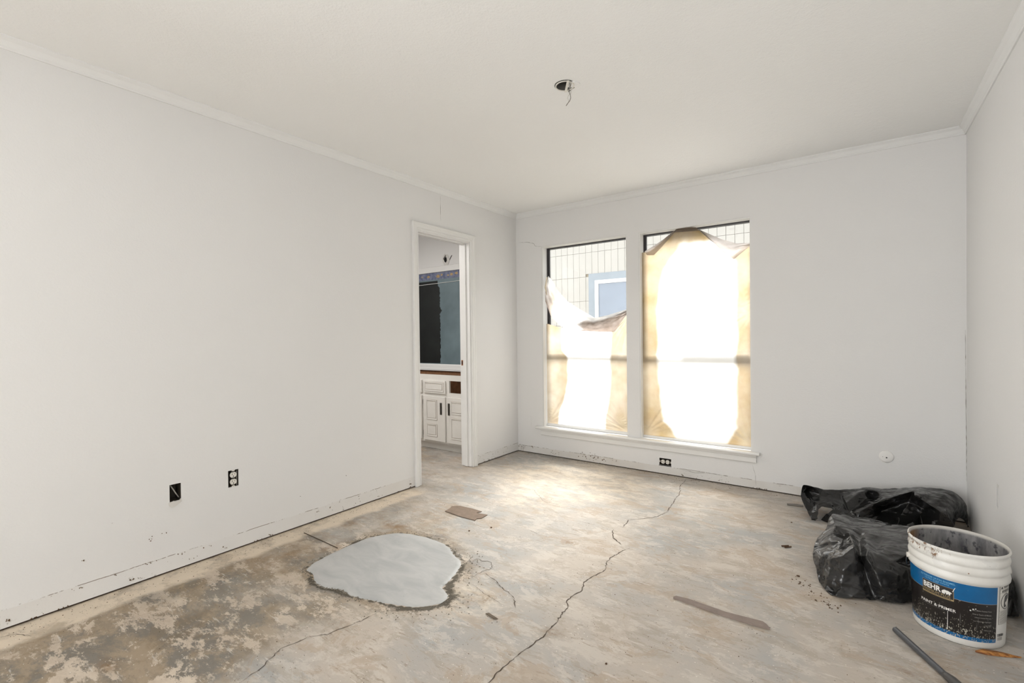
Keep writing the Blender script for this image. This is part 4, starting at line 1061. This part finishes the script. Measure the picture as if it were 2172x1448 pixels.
for (pa, pz, s_) in ((-79, 0.148, 1.0), (-82, 0.142, 0.8), (-76, 0.150, 0.7)):
    poly = [(pa+1.6*s_*math.cos(a*1.05)*random.uniform(.5, 1.2), pz+0.004*s_*math.sin(a*1.05)*random.uniform(.5, 1.2)) for a in range(6)]
    mesh_obj('paint_splash', [wrap(u, v, 0.001) for u, v in poly], [tuple(range(6))], M_lw, lab)
mesh_obj('paint_splash', [wrap(-102.5, 0.196, 0.0016), wrap(-101.5, 0.197, 0.0016), wrap(-98.8, 0.214, 0.0016), wrap(-99.6, 0.214, 0.0016)], [(0, 1, 2, 3)], M_lw, lab)
mesh_obj('paint_run', [wrap(-108.8, 0.045, 0.001), wrap(-108, 0.045, 0.001), wrap(-107.6, 0.118, 0.001), wrap(-108.0, 0.118, 0.001)], [(0, 1, 2, 3)], M_lw, lab)
# warning panel printed straight on the side
wp = band('warning_panel', -44.0, -12, 0.094, 0.242, M_plastic, buck, 0.0001)
for (a0, a1, z0, z1) in ((-43.4, -12, 0.2405, 0.2415), (-43.4, -12, 0.094, 0.095), (-43.4, -42.7, 0.094, 0.2415), (-42.8, -12, 0.2258, 0.2264), (-42.8, -12, 0.2115, 0.2121), (-42.8, -12, 0.1455, 0.1461), (-42.8, -12, 0.1215, 0.1221)):
    band('rule_line', a0, a1, z0, z1, M_lk, wp, 0.0005, n=6)
lettering('WARNING', -35, -16, 0.2290, 0.2380, M_lk, wp, bold=0.03)
mesh_obj('alert_triangle', [wrap(-41.5, 0.229, 0.0007), wrap(-36.8, 0.229, 0.0007), wrap(-39.1, 0.238, 0.0007)], [(0, 1, 2)], M_lk, wp)
lettering('ADVERTENCIA', -39, -14, 0.2140, 0.2230, M_lk, wp, bold=0.03)
cv, cf = [], []
for kk in range(32):
    a = 2*math.pi*kk/32
    for rad in (1.0, 0.90): cv.append(wrap(-28+12.5*rad*math.cos(a), 0.178+0.030*rad*math.sin(a), 0.0007))
for kk in range(32): cf.append((2*kk, 2*((kk+1) % 32), 2*((kk+1) % 32)+1, 2*kk+1))
mesh_obj('prohibition_ring', cv, cf, M_lk, wp)
fig = [(-33, .156), (-27, .156), (-27, .163), (-30, .166), (-30, .175), (-26, .176), (-24, .182), (-20, .184), (-20, .198), (-26, .202), (-31, .198), (-32, .186), (-33, .176)]
me = bpy.data.meshes.new('falling_figure'); bmx = bmesh.new(); fc = bmx.faces.new([bmx.verts.new(wrap(a, z, 0.0007)) for a, z in fig]); bmesh.ops.triangulate(bmx, faces=[fc]); bmx.to_mesh(me); bmx.free(); me.materials.append(M_lk)
ob = bpy.data.objects.new('pictogram', me); C.objects.link(ob); ob.parent = wp
for kk in range(5): band('text_line', -41, -15, 0.124+kk*0.0042, 0.1262+kk*0.0042, M_lgr, wp, 0.0005, n=5)
for kk in range(6): band('text_line', -41, -15, 0.0975+kk*0.0040, 0.0996+kk*0.0040, M_lgr, wp, 0.0005, n=5)
lettering('1008r', -44.5, -31, 0.048, 0.059, M_lk, buck, 0.0006, bold=0.03)
for kk in range(4): band('text_line', -44.5, -34, 0.034+kk*0.003, 0.0355+kk*0.003, M_lgr, buck, 0.0005, n=4)
# bail handle hanging down behind
ang0 = math.radians(8); pts_ = []
for kk in range(25):
    a = ang0+math.pi*kk/24; s_ = math.sin(math.pi*kk/24); r = 0.155+0.004*s_; pts_.append((BX+r*math.cos(a), BY+r*math.sin(a), 0.262-0.075*min(1, 2.2*s_)))
q = MB(); q.tube(pts_, 0.0018, 8); q.build('wire_handle', simple('handle_wire', s2l(110, 108, 106), 0.35, 0.8), buck, smooth=True)
for sg in (0, math.pi):
    a = ang0+sg; q = MB(); c = Vector((BX+0.151*math.cos(a), BY+0.151*math.sin(a), 0.262)); q.tube([c-Vector((math.cos(a), math.sin(a), 0))*0.004, c+Vector((math.cos(a), math.sin(a), 0))*0.006], 0.010, 12); q.build('handle_ear', M_plastic, buck)

# ------------------------------------------------------------------ bin bags (draped film relaxed over lumps)
def bag_mat(name, g=0.0):
    k = NT(name); co = k.coord()
    n = k.noise(co, 4, 4, 0.6)
    c = k.mix(k.ramp(n, 0.35, 0.7), (0.006+g, 0.006+g, 0.006+g), (0.020+g, 0.019+g, 0.018+g))
    k.set(k.b.inputs['Base Color'], c); k.b.inputs['Roughness'].default_value = 0.16
    k.b.inputs['Specular IOR Level'].default_value = 0.5
    wp_ = k.n.new('ShaderNodeVectorMath'); wp_.operation = 'ADD'; k.set(wp_.inputs[0], co)
    nz = k.n.new('ShaderNodeTexNoise'); nz.inputs['Scale'].default_value = 6; k.set(nz.inputs['Vector'], co)
    sc = k.n.new('ShaderNodeVectorMath'); sc.operation = 'SCALE'; sc.inputs['Scale'].default_value = 0.12; k.set(sc.inputs[0], nz.outputs['Color']); k.set(wp_.inputs[1], sc.outputs[0])
    v1 = k.voro(k.mapping(wp_.outputs[0], (0.6, 1.0, 1.7), (0.2, 0.45, 0.3)), 6.5); v2 = k.voro(k.mapping(wp_.outputs[0], (0.5, 1.2, 2.0), (0.1, 0.6, 0.2)), 21)
    k.bump(k.math('ADD', v1, k.math('MULTIPLY', v2, 0.16)), 0.55, 0.038)
    return k.m
def folded_bag(name, outline, inner, mat, thick, seed, keep_out=None):
    """film bag built facet by facet: outline and fold points (px, py, Y; Y None = touching the floor), closed behind"""
    from mathutils.geometry import delaunay_2d_cdt
    allp = outline+inner
    P3 = []
    for (px, py, yv) in allp:
        p = fl(px, py, 0.004) if yv is None else on(px, py, 1, yv)
        p = Vector((min(p.x, XR-0.006), min(p.y, YB-0.012), max(p.z, 0.004)))
        if keep_out:
            d = Vector((p.x-keep_out[0], p.y-keep_out[1])); 
            if d.length < keep_out[2]: d = d.normalized()*keep_out[2]; p.x = min(keep_out[0]+d.x, XR-0.006); p.y = keep_out[1]+d.y
        P3.append(p)
    co = [Vector((p[0], -p[1])) for p in allp]; no = len(outline)
    res = delaunay_2d_cdt(co, [(i, (i+1) % no) for i in range(no)], [], 0, 1e-4)
    v2, tris, orig = res[0], res[2], res[3]
    OX = np.array([p[0] for p in outline], float); OY = np.array([-p[1] for p in outline], float); poly = np.stack([OX, OY], 1)
    rv = []
    for i, v in enumerate(v2): rv.append(P3[orig[i][0]].copy())
    keep = []
    for t in tris:
        c = sum((v2[i] for i in t), Vector((0, 0)))/len(t)
        if inside(np.array([c.x]), np.array([c.y]), poly)[0]: keep.append(tuple(t))
    bnd = set(i for i in range(len(v2)) if orig[i][0] < no)
    back = {}
    for i in range(len(v2)):
        if i in bnd: back[i] = i
        else:
            p = rv[i]; back[i] = len(rv); q = Vector((p.x, min(p.y+thick, YB-0.012), max(0.004, p.z*0.72)))
            rv.append(q)
    faces = keep+[tuple(back[i] for i in reversed(t)) for t in keep if any(i not in bnd for i in t)]
    o = mesh_obj(name, rv, faces, mat, smooth=True)
    md = o.modifiers.new('sub', 'SUBSURF'); md.levels = 4; md.render_levels = 4; md.subdivision_type = 'CATMULL_CLARK'
    bm = bmesh.new(); bm.from_mesh(o.data); bmesh.ops.recalc_face_normals(bm, faces=bm.faces)
    cl = bm.edges.layers.float.get('crease_edge') or bm.edges.layers.float.new('crease_edge')
    for e in bm.edges: e[cl] = 0.42
    bm.to_mesh(o.data); bm.free()
    tx = bpy.data.textures.new(name+'_wrinkle', 'CLOUDS'); tx.noise_scale = 0.10; tx.noise_depth = 2; tx.noise_basis = 'VORONOI_F2_F1'
    dm = o.modifiers.new('wrinkle', 'DISPLACE'); dm.texture = tx; dm.strength = 0.010; dm.mid_level = 0.35; dm.texture_coords = 'LOCAL'
    return o
outA = [(1762, 1086, 3.10), (1784, 1090, 3.14), (1810, 1097, 3.18), (1846, 1100, 3.2), (1886, 1111, 3.16), (1898, 1109, 3.14), (1926, 1114, 3.10), (1990, 1125, 3.08), (2070, 1158, 2.98), (2138, 1205, 2.90), (2158, 1236, 2.86), (2170, 1285, 2.82), (2166, 1312, None),
        (2140, 1312, None), (2080, 1300, None), (2000, 1288, None), (1936, 1286, None), (1900, 1282, None), (1880, 1278, None), (1860, 1274, None), (1840, 1275, None), (1804, 1272, None), (1768, 1266, None), (1748, 1252, None), (1737, 1238, None), (1732, 1222, 2.66), (1730, 1210, 2.68), (1726, 1200, 2.70), (1722, 1184, 2.74), (1722, 1166, 2.78), (1728, 1149, 2.84), (1738, 1138, 2.90), (1750, 1122, 2.96), (1754, 1103, 3.04)]
inA = [(1773, 1114, 2.93), (1790, 1104, 3.05), (1830, 1112, 3.08), (1870, 1122, 3.04), (1910, 1132, 2.98), (1764, 1128, 2.87), (1756, 1140, 2.82), (1800, 1126, 2.90), (1840, 1146, 2.86), (1880, 1160, 2.82), (1922, 1178, 2.76),
       (1790, 1136, 2.90), (1822, 1150, 2.86), (1860, 1166, 2.80), (1925, 1192, 2.80),
       (1760, 1146, 2.76), (1786, 1148, 2.72), (1812, 1158, 2.64), (1840, 1164, 2.68), (1862, 1176, 2.70), (1895, 1192, 2.70), (1930, 1206, 2.74),
       (1735, 1158, 2.80), (1762, 1156, 2.74), (1790, 1156, 2.71), (1745, 1170, 2.71), (1775, 1166, 2.68), (1735, 1182, 2.71), (1757, 1186, 2.64), (1785, 1178, 2.62), (1744, 1206, 2.66), (1760, 1212, 2.60), (1790, 1210, 2.575), (1815, 1185, 2.62), (1818, 1215, 2.61), (1740, 1226, 2.655), (1752, 1238, 2.60), (1785, 1245, 2.57), (1830, 1245, 2.60), (1800, 1262, 2.565), (1768, 1256, 2.59),
       (1826, 1178, 2.69), (1834, 1205, 2.665), (1842, 1232, 2.65), (1852, 1262, 2.63), (1838, 1182, 2.63), (1856, 1212, 2.61), (1868, 1242, 2.605), (1885, 1215, 2.64), (1905, 1225, 2.65), (1900, 1262, 2.635), (1880, 1262, 2.61), (1930, 1240, 2.70),
       (1980, 1160, 2.90), (2000, 1210, 2.80), (2080, 1210, 2.80), (2060, 1260, 2.76), (2145, 1250, 2.78), (2152, 1285, 2.74), (2148, 1270, 2.80)]
ba = folded_bag('garbage_bag', outA, inA, bag_mat('black_film_front', 0.006), 0.30, 3, keep_out=(BX, BY, 0.165))
tag(ba, 'full shiny black trash bag on the floor directly behind the paint bucket', 'trash bag')
outB = [(1702, 1025, 3.60), (1726, 1030, 3.66), (1746, 1035, 3.70), (1785, 1036, 3.76), (1824, 1035, 3.80), (1838, 1031, 3.80), (1870, 1035, 3.82), (1905, 1033, 3.85), (1936, 1031, 3.87), (1968, 1031, 3.88), (2008, 1036, 3.88), (2026, 1042, 3.88), (2038, 1051, 3.88), (2052, 1070, 3.90), (2058, 1088, 3.91), (2068, 1121, None),
        (2056, 1122, None), (2050, 1112, 3.85), (2044, 1104, 3.82), (2034, 1100, 3.78), (2029, 1105, 3.72), (2028, 1120, 3.62), (2010, 1136, None), (1960, 1134, None), (1900, 1130, None), (1840, 1122, None), (1790, 1114, None), (1756, 1108, None), (1741, 1102, None), (1754, 1088, 3.52), (1766, 1080, 3.56), (1744, 1077, 3.56), (1738, 1082, 3.53), (1735, 1098, 3.50), (1729, 1104, None), (1720, 1101, 3.50), (1710, 1084, 3.52), (1697, 1057, 3.56)]
inB = [(1706, 1042, 3.62), (1712, 1058, 3.58), (1721, 1086, 3.53), (1718, 1042, 3.67), (1726, 1060, 3.62), (1740, 1050, 3.66), (1760, 1060, 3.63), (1785, 1050, 3.72), (1805, 1046, 3.72), (1790, 1066, 3.66), (1775, 1074, 3.62),
       (1838, 1038, 3.74), (1822, 1044, 3.68), (1806, 1056, 3.64), (1794, 1066, 3.60), (1780, 1080, 3.56), (1766, 1094, 3.53), (1850, 1048, 3.76), (1862, 1042, 3.72), (1868, 1050, 3.70), (1838, 1056, 3.70), (1820, 1072, 3.63), (1800, 1086, 3.57),
       (1938, 1040, 3.72), (1910, 1048, 3.66), (1880, 1058, 3.62), (1850, 1070, 3.58), (1824, 1083, 3.54), (1796, 1092, 3.53), (1900, 1040, 3.79), (1940, 1050, 3.62),
       (1930, 1062, 3.74), (1900, 1072, 3.74), (1870, 1082, 3.70), (1910, 1092, 3.68), (1950, 1090, 3.72), (1960, 1078, 3.74), (1860, 1096, 3.62),
       (1964, 1066, 3.64), (1990, 1082, 3.60), (2010, 1092, 3.58), (1975, 1044, 3.76), (2000, 1048, 3.74), (2022, 1050, 3.80), (1990, 1058, 3.68), (2018, 1068, 3.70), (2036, 1068, 3.76), (2026, 1084, 3.70), (2044, 1086, 3.80), (2005, 1074, 3.64), (1990, 1104, 3.62), (1940, 1112, 3.58), (1880, 1110, 3.55), (1820, 1104, 3.52), (2054, 1102, 3.86)]
bb = folded_bag('garbage_bag', outB, inB, bag_mat('black_film_back', 0.0), 0.16, 9)
tag(bb, 'black trash bag against the back wall corner with an open flap sticking out left', 'trash bag')

# ------------------------------------------------------------------ things lying on the floor
for o in (ba, bb): o['group'] = 'black trash bags in the corner'
for o in (f1, f2): o['group'] = 'masking films taped over the windows'
# dark pipe
a = Vector((0.122, 2.385, 0.0115)); dr = (Vector((0.262, 2.13, 0.0115))-a).normalized()
pip = empty('pipe', (a.x, a.y, 0)); tag(pip, 'dark grey metal pipe with thicker end lying on the floor in front of the bucket', 'pipe')
M_pipe = simple('dark_pipe', s2l(84, 85, 88), 0.35, 0.4, var=0.12, vs=30)
q = MB(); q.tube([a, a+dr*0.31], 0.0105, 20, cap=False); q.tube([a+dr*0.0005, a+dr*0.31], 0.0085, 20, cap=False); q.build('pipe_tube', M_pipe, pip, smooth=True, normals=False)
MB().tube([a+dr*0.25, a+dr*0.262+Vector((0, 0, .001)), a+dr*0.285+Vector((0, 0, .003)), a+dr*0.62+Vector((0, 0, .004))], [0.0107, 0.0125, 0.015, 0.0155], 20).build('socket', simple('socket_metal', s2l(80, 78, 76), 0.55, 0.2), pip, smooth=True)
q = MB(); rr_ = a+dr*0.0; up = Vector((0, 0, 1)); sd2 = dr.cross(up)
for kk in range(20):
    an = 2*math.pi*kk/20; d2 = sd2*math.cos(an)+up*math.sin(an); q.v += [tuple(rr_+d2*0.0105), tuple(rr_+d2*0.0085)]
for kk in range(20): k2 = (kk+1) % 20; q.f.append((2*kk, 2*k2, 2*k2+1, 2*kk+1))
q.build('cut_end', simple('bright_cut', s2l(196, 198, 200), 0.3, 0.6), pip)

def plank(name, pix, th, m, label, cat, z0=0.001, side=None):
    P2 = [fl(*p, z0+th)[:2] for p in pix]; c = np.mean(P2, 0)
    q = MB(); q.prism([tuple(p) for p in P2], lambda u, v, t: (u, v, t), z0, z0+th)
    o = q.build(name, m); tag(o, label, cat); return o
M_tackwood = simple('weathered_lath', s2l(134, 120, 111), 0.8, bump=(60, 0.4), var=0.1, vs=30)
M_board = simple('brown_board', s2l(124, 107, 92), 0.85, bump=(50, 0.5), var=0.12, vs=25)
plank('wood_strip', [(1428, 1265), (1434, 1263), (1460, 1269), (1540, 1297), (1618, 1317), (1626, 1323), (1633, 1331), (1600, 1323), (1540, 1305), (1480, 1284)], 0.008, M_tackwood, 'long thin greyish wood strip lying alone on the floor right of the crack', 'wood strip')
plank('board_scrap', [(944, 1083), (955, 1077), (958, 1073), (975, 1072), (1002, 1078), (1022, 1084), (1010, 1087), (1034, 1091), (1022, 1098), (1011, 1099), (1008, 1103), (975, 1094)], 0.004, M_board, 'flat brown board scrap with a torn end lying beyond the grey patch', 'scrap')
plank('wood_chip', [(1030, 1300), (1037, 1299), (1056, 1311), (1048, 1311)], 0.004, simple('dark_chip', s2l(104, 92, 78), 0.9), 'small dark wood chip on the floor right of the grey patch', 'wood chip')
plank('metal_strip', [(1669, 1067), (1690, 1068), (1704, 1071), (1704, 1074), (1670, 1070)], 0.004, simple('grey_strip', s2l(120, 114, 108), 0.6, 0.3), 'short thin grey strip on the floor left of the back trash bag', 'metal strip')
a, b = fl(645, 1131), fl(716, 1163)
tag(MB().tube([(a.x, a.y, 0.004), ((a.x+b.x)/2, (a.y+b.y)/2+0.002, 0.003), (b.x, b.y, 0.003)], 0.0022, 6).build('thin_rod', simple('rusty_rod', s2l(70, 56, 42), 0.8)), 'thin dark rod lying between left wall and the grey patch', 'rod')
# splinter by bucket
q = MB(); r = random.Random(8); a, b = fl(2072, 1385), fl(2162, 1392); dd = (b-a); L = dd.length; dd.normalize(); sdv = Vector((-dd.y, dd.x, 0)); top = []; bot = []
nS = 14
for i in range(nS+1):
    t = i/nS; wdt = 0.020*min(1, t*4+0.25)*(1-max(0, (t-0.55)/0.5)**1.2)+0.0008; hh_ = 0.010*min(1, t*5+.4)*(1-max(0, t-0.5)*1.5)+0.001
    c = a+dd*L*t+sdv*(0.006-0.014*t); j = r.uniform(-.0018, .0018)
    q.v += [tuple(c-sdv*(wdt*.5)+Vector((0, 0, 0.001))), tuple(c+sdv*(wdt*.5+j)+Vector((0, 0, 0.001))), tuple(c+sdv*(wdt*.4+j)+Vector((0, 0, hh_))), tuple(c-sdv*(wdt*.25+j)+Vector((0, 0, hh_+r.uniform(0, .002))))]
for i in range(nS):
    for k2 in range(4): q.f.append((4*i+k2, 4*i+(k2+1) % 4, 4*i+4+(k2+1) % 4, 4*i+4+k2))
q.f += [(0, 3, 2, 1), (4*nS, 4*nS+1, 4*nS+2, 4*nS+3)]
kS = NT('orange_wood'); co = kS.coord()
kS.set(kS.b.inputs['Base Color'], kS.mix(kS.ramp(kS.noise(kS.mapping(co, (30, 120, 120), (0, 0, -0.5)), 1.0, 4), 0.4, 0.62), s2l(184, 128, 66), s2l(112, 62, 26))); kS.b.inputs['Roughness'].default_value = 0.7
tag(q.build('wood_splinter', kS.m), 'orange-brown wood splinter on the floor at the foot of the bucket', 'wood splinter')

M_crumb = simple('brown_crumb', s2l(92, 70, 52), 0.95, var=0.35, vs=80)
M_crumb2 = simple('grey_crumb', s2l(128, 120, 108), 0.95, var=0.3, vs=80)
def pebble(mb, c, s, r):
    ph = [(math.cos(k*1.2566)*r.uniform(.6, 1), math.sin(k*1.2566)*r.uniform(.6, 1)) for k in range(5)]
    b = len(mb.v); rot = r.uniform(0, 6); e1 = r.uniform(.5, 1.3)
    for zf, sc in ((0, 1.0), (0.55, 0.8)):
        for x, y in ph:
            X_ = x*e1; mb.v.append((c[0]+s*sc*(X_*math.cos(rot)-y*math.sin(rot)), c[1]+s*sc*(X_*math.sin(rot)+y*math.cos(rot)), c[2]+s*zf))
    for k in range(5): mb.f.append((b+k, b+(k+1) % 5, b+5+(k+1) % 5, b+5+k))
    mb.f.append(tuple(b+5+k for k in range(5))); mb.f.append(tuple(b+k for k in reversed(range(5))))
# bigger crumbs that can be told apart
for i, (px, py, s, lb) in enumerate([(1693, 1222, 0.008, 'brown clod on the floor just left of the front trash bag'), (1679, 1108, 0.006, 'dark crumb on the floor left of the back trash bag'),
                                     (1286, 1408, 0.006, 'dark round crumb on the floor near the bottom edge right of the long crack'), (1042, 1119, 0.008, 'small dark crumb on the floor past the grey patch, right one of two'),
                                     (995, 1126, 0.008, 'small dark crumb on the floor past the grey patch, left one of two')]):
    p = fl(px, py); q = MB(); r = random.Random(i+40); pebble(q, (p.x, p.y, 0.0005), s, r); tag(q.build('crumb', M_crumb), lb, 'debris')
# twig pair
p = fl(1668, 1160); q = MB()
q.tube([(p.x-0.022, p.y-0.008, 0.004), (p.x+0.01, p.y+0.012, 0.006)], 0.0045, 6); q.tube([(p.x-0.006, p.y-0.018, 0.004), (p.x+0.022, p.y+0.012, 0.004)], 0.0035, 6)
tag(q.build('splinter_bits', M_crumb), 'two small brown splinters lying side by side left of the front trash bag', 'debris')
def scatter(name, label, n, cx_fn, smin, smax, m, seed):
    r = random.Random(seed); mb = MB(); c = 0
    while c < n:
        p = cx_fn(r)
        if p is None: continue
        if name == 'floor_grit' and -2.5 < p[0] < -1.35 and 1.15 < p[1] < 2.1: continue
        if math.hypot(p[0]-BX, p[1]-BY) < 0.17 or (0.10 < p[0] and p[1] < 2.42): continue
        pebble(mb, (p[0], p[1], 0.0003), r.uniform(smin, smax), r); c += 1
    o = mb.build(name, m, normals=False); tag(o, label, 'debris', kind='stuff'); return o
def near_bag(r):
    p = fl(1700+r.gauss(60, 25)*0.9, 0+1222+(r.random())*60); 
    return (p.x+r.gauss(0, .012), p.y+r.gauss(0, .012))
def along_bag(r):
    t = r.random(); a_ = fl(1695, 1222); b_ = fl(1790, 1292); return (a_.x+(b_.x-a_.x)*t+r.gauss(0, .022)-0.02, a_.y+(b_.y-a_.y)*t+r.gauss(0, .022)-0.02)
scatter('dirt_crumbs', 'brown dirt crumbs spilled along the left foot of the front trash bag', 70, along_bag, 0.0012, 0.0048, M_crumb, 1)
def by_left(r): return (XL+0.012+abs(r.gauss(0, 0.06)), r.uniform(0.3, 2.5))
scatter('plaster_crumbs', 'fine plaster and dirt crumbs along the foot of the left wall', 260, by_left, 0.0008, 0.0028, M_crumb, 2)
def by_back(r): return (r.uniform(XL, -0.3), YB-0.004-abs(r.gauss(0, 0.05)))
scatter('wall_foot_crumbs', 'fine crumbs along the foot of the back wall below the windows', 200, by_back, 0.001, 0.0035, M_crumb, 3)
def all_over(r): return (r.uniform(XL+0.1, XR-0.05), r.uniform(0.6, YB-0.1))
scatter('floor_grit', 'dark grit scattered over the bare concrete floor', 700, lambda r: all_over(r), 0.0007, 0.0026, M_crumb, 4)
def ringp(r):
    i = r.randrange(len(patch_s)); p = patch_s[i]; d = p-pc; d = d/np.linalg.norm(d); w_ = 0.02+(0.06 if p[0] > -1.75 and p[1] < 1.9 else 0.0)
    return (p[0]+d[0]*abs(r.gauss(0, w_)), p[1]+d[1]*abs(r.gauss(0, w_)))
scatter('cement_rubble', 'crumbled concrete rubble around the rim of the grey patch', 500, ringp, 0.0012, 0.0045, M_crumb2, 5)

# ------------------------------------------------------------------ reveal floor of the doorway, names
for o in bpy.data.objects:
    if o.parent and 'category' in o: del o['category']
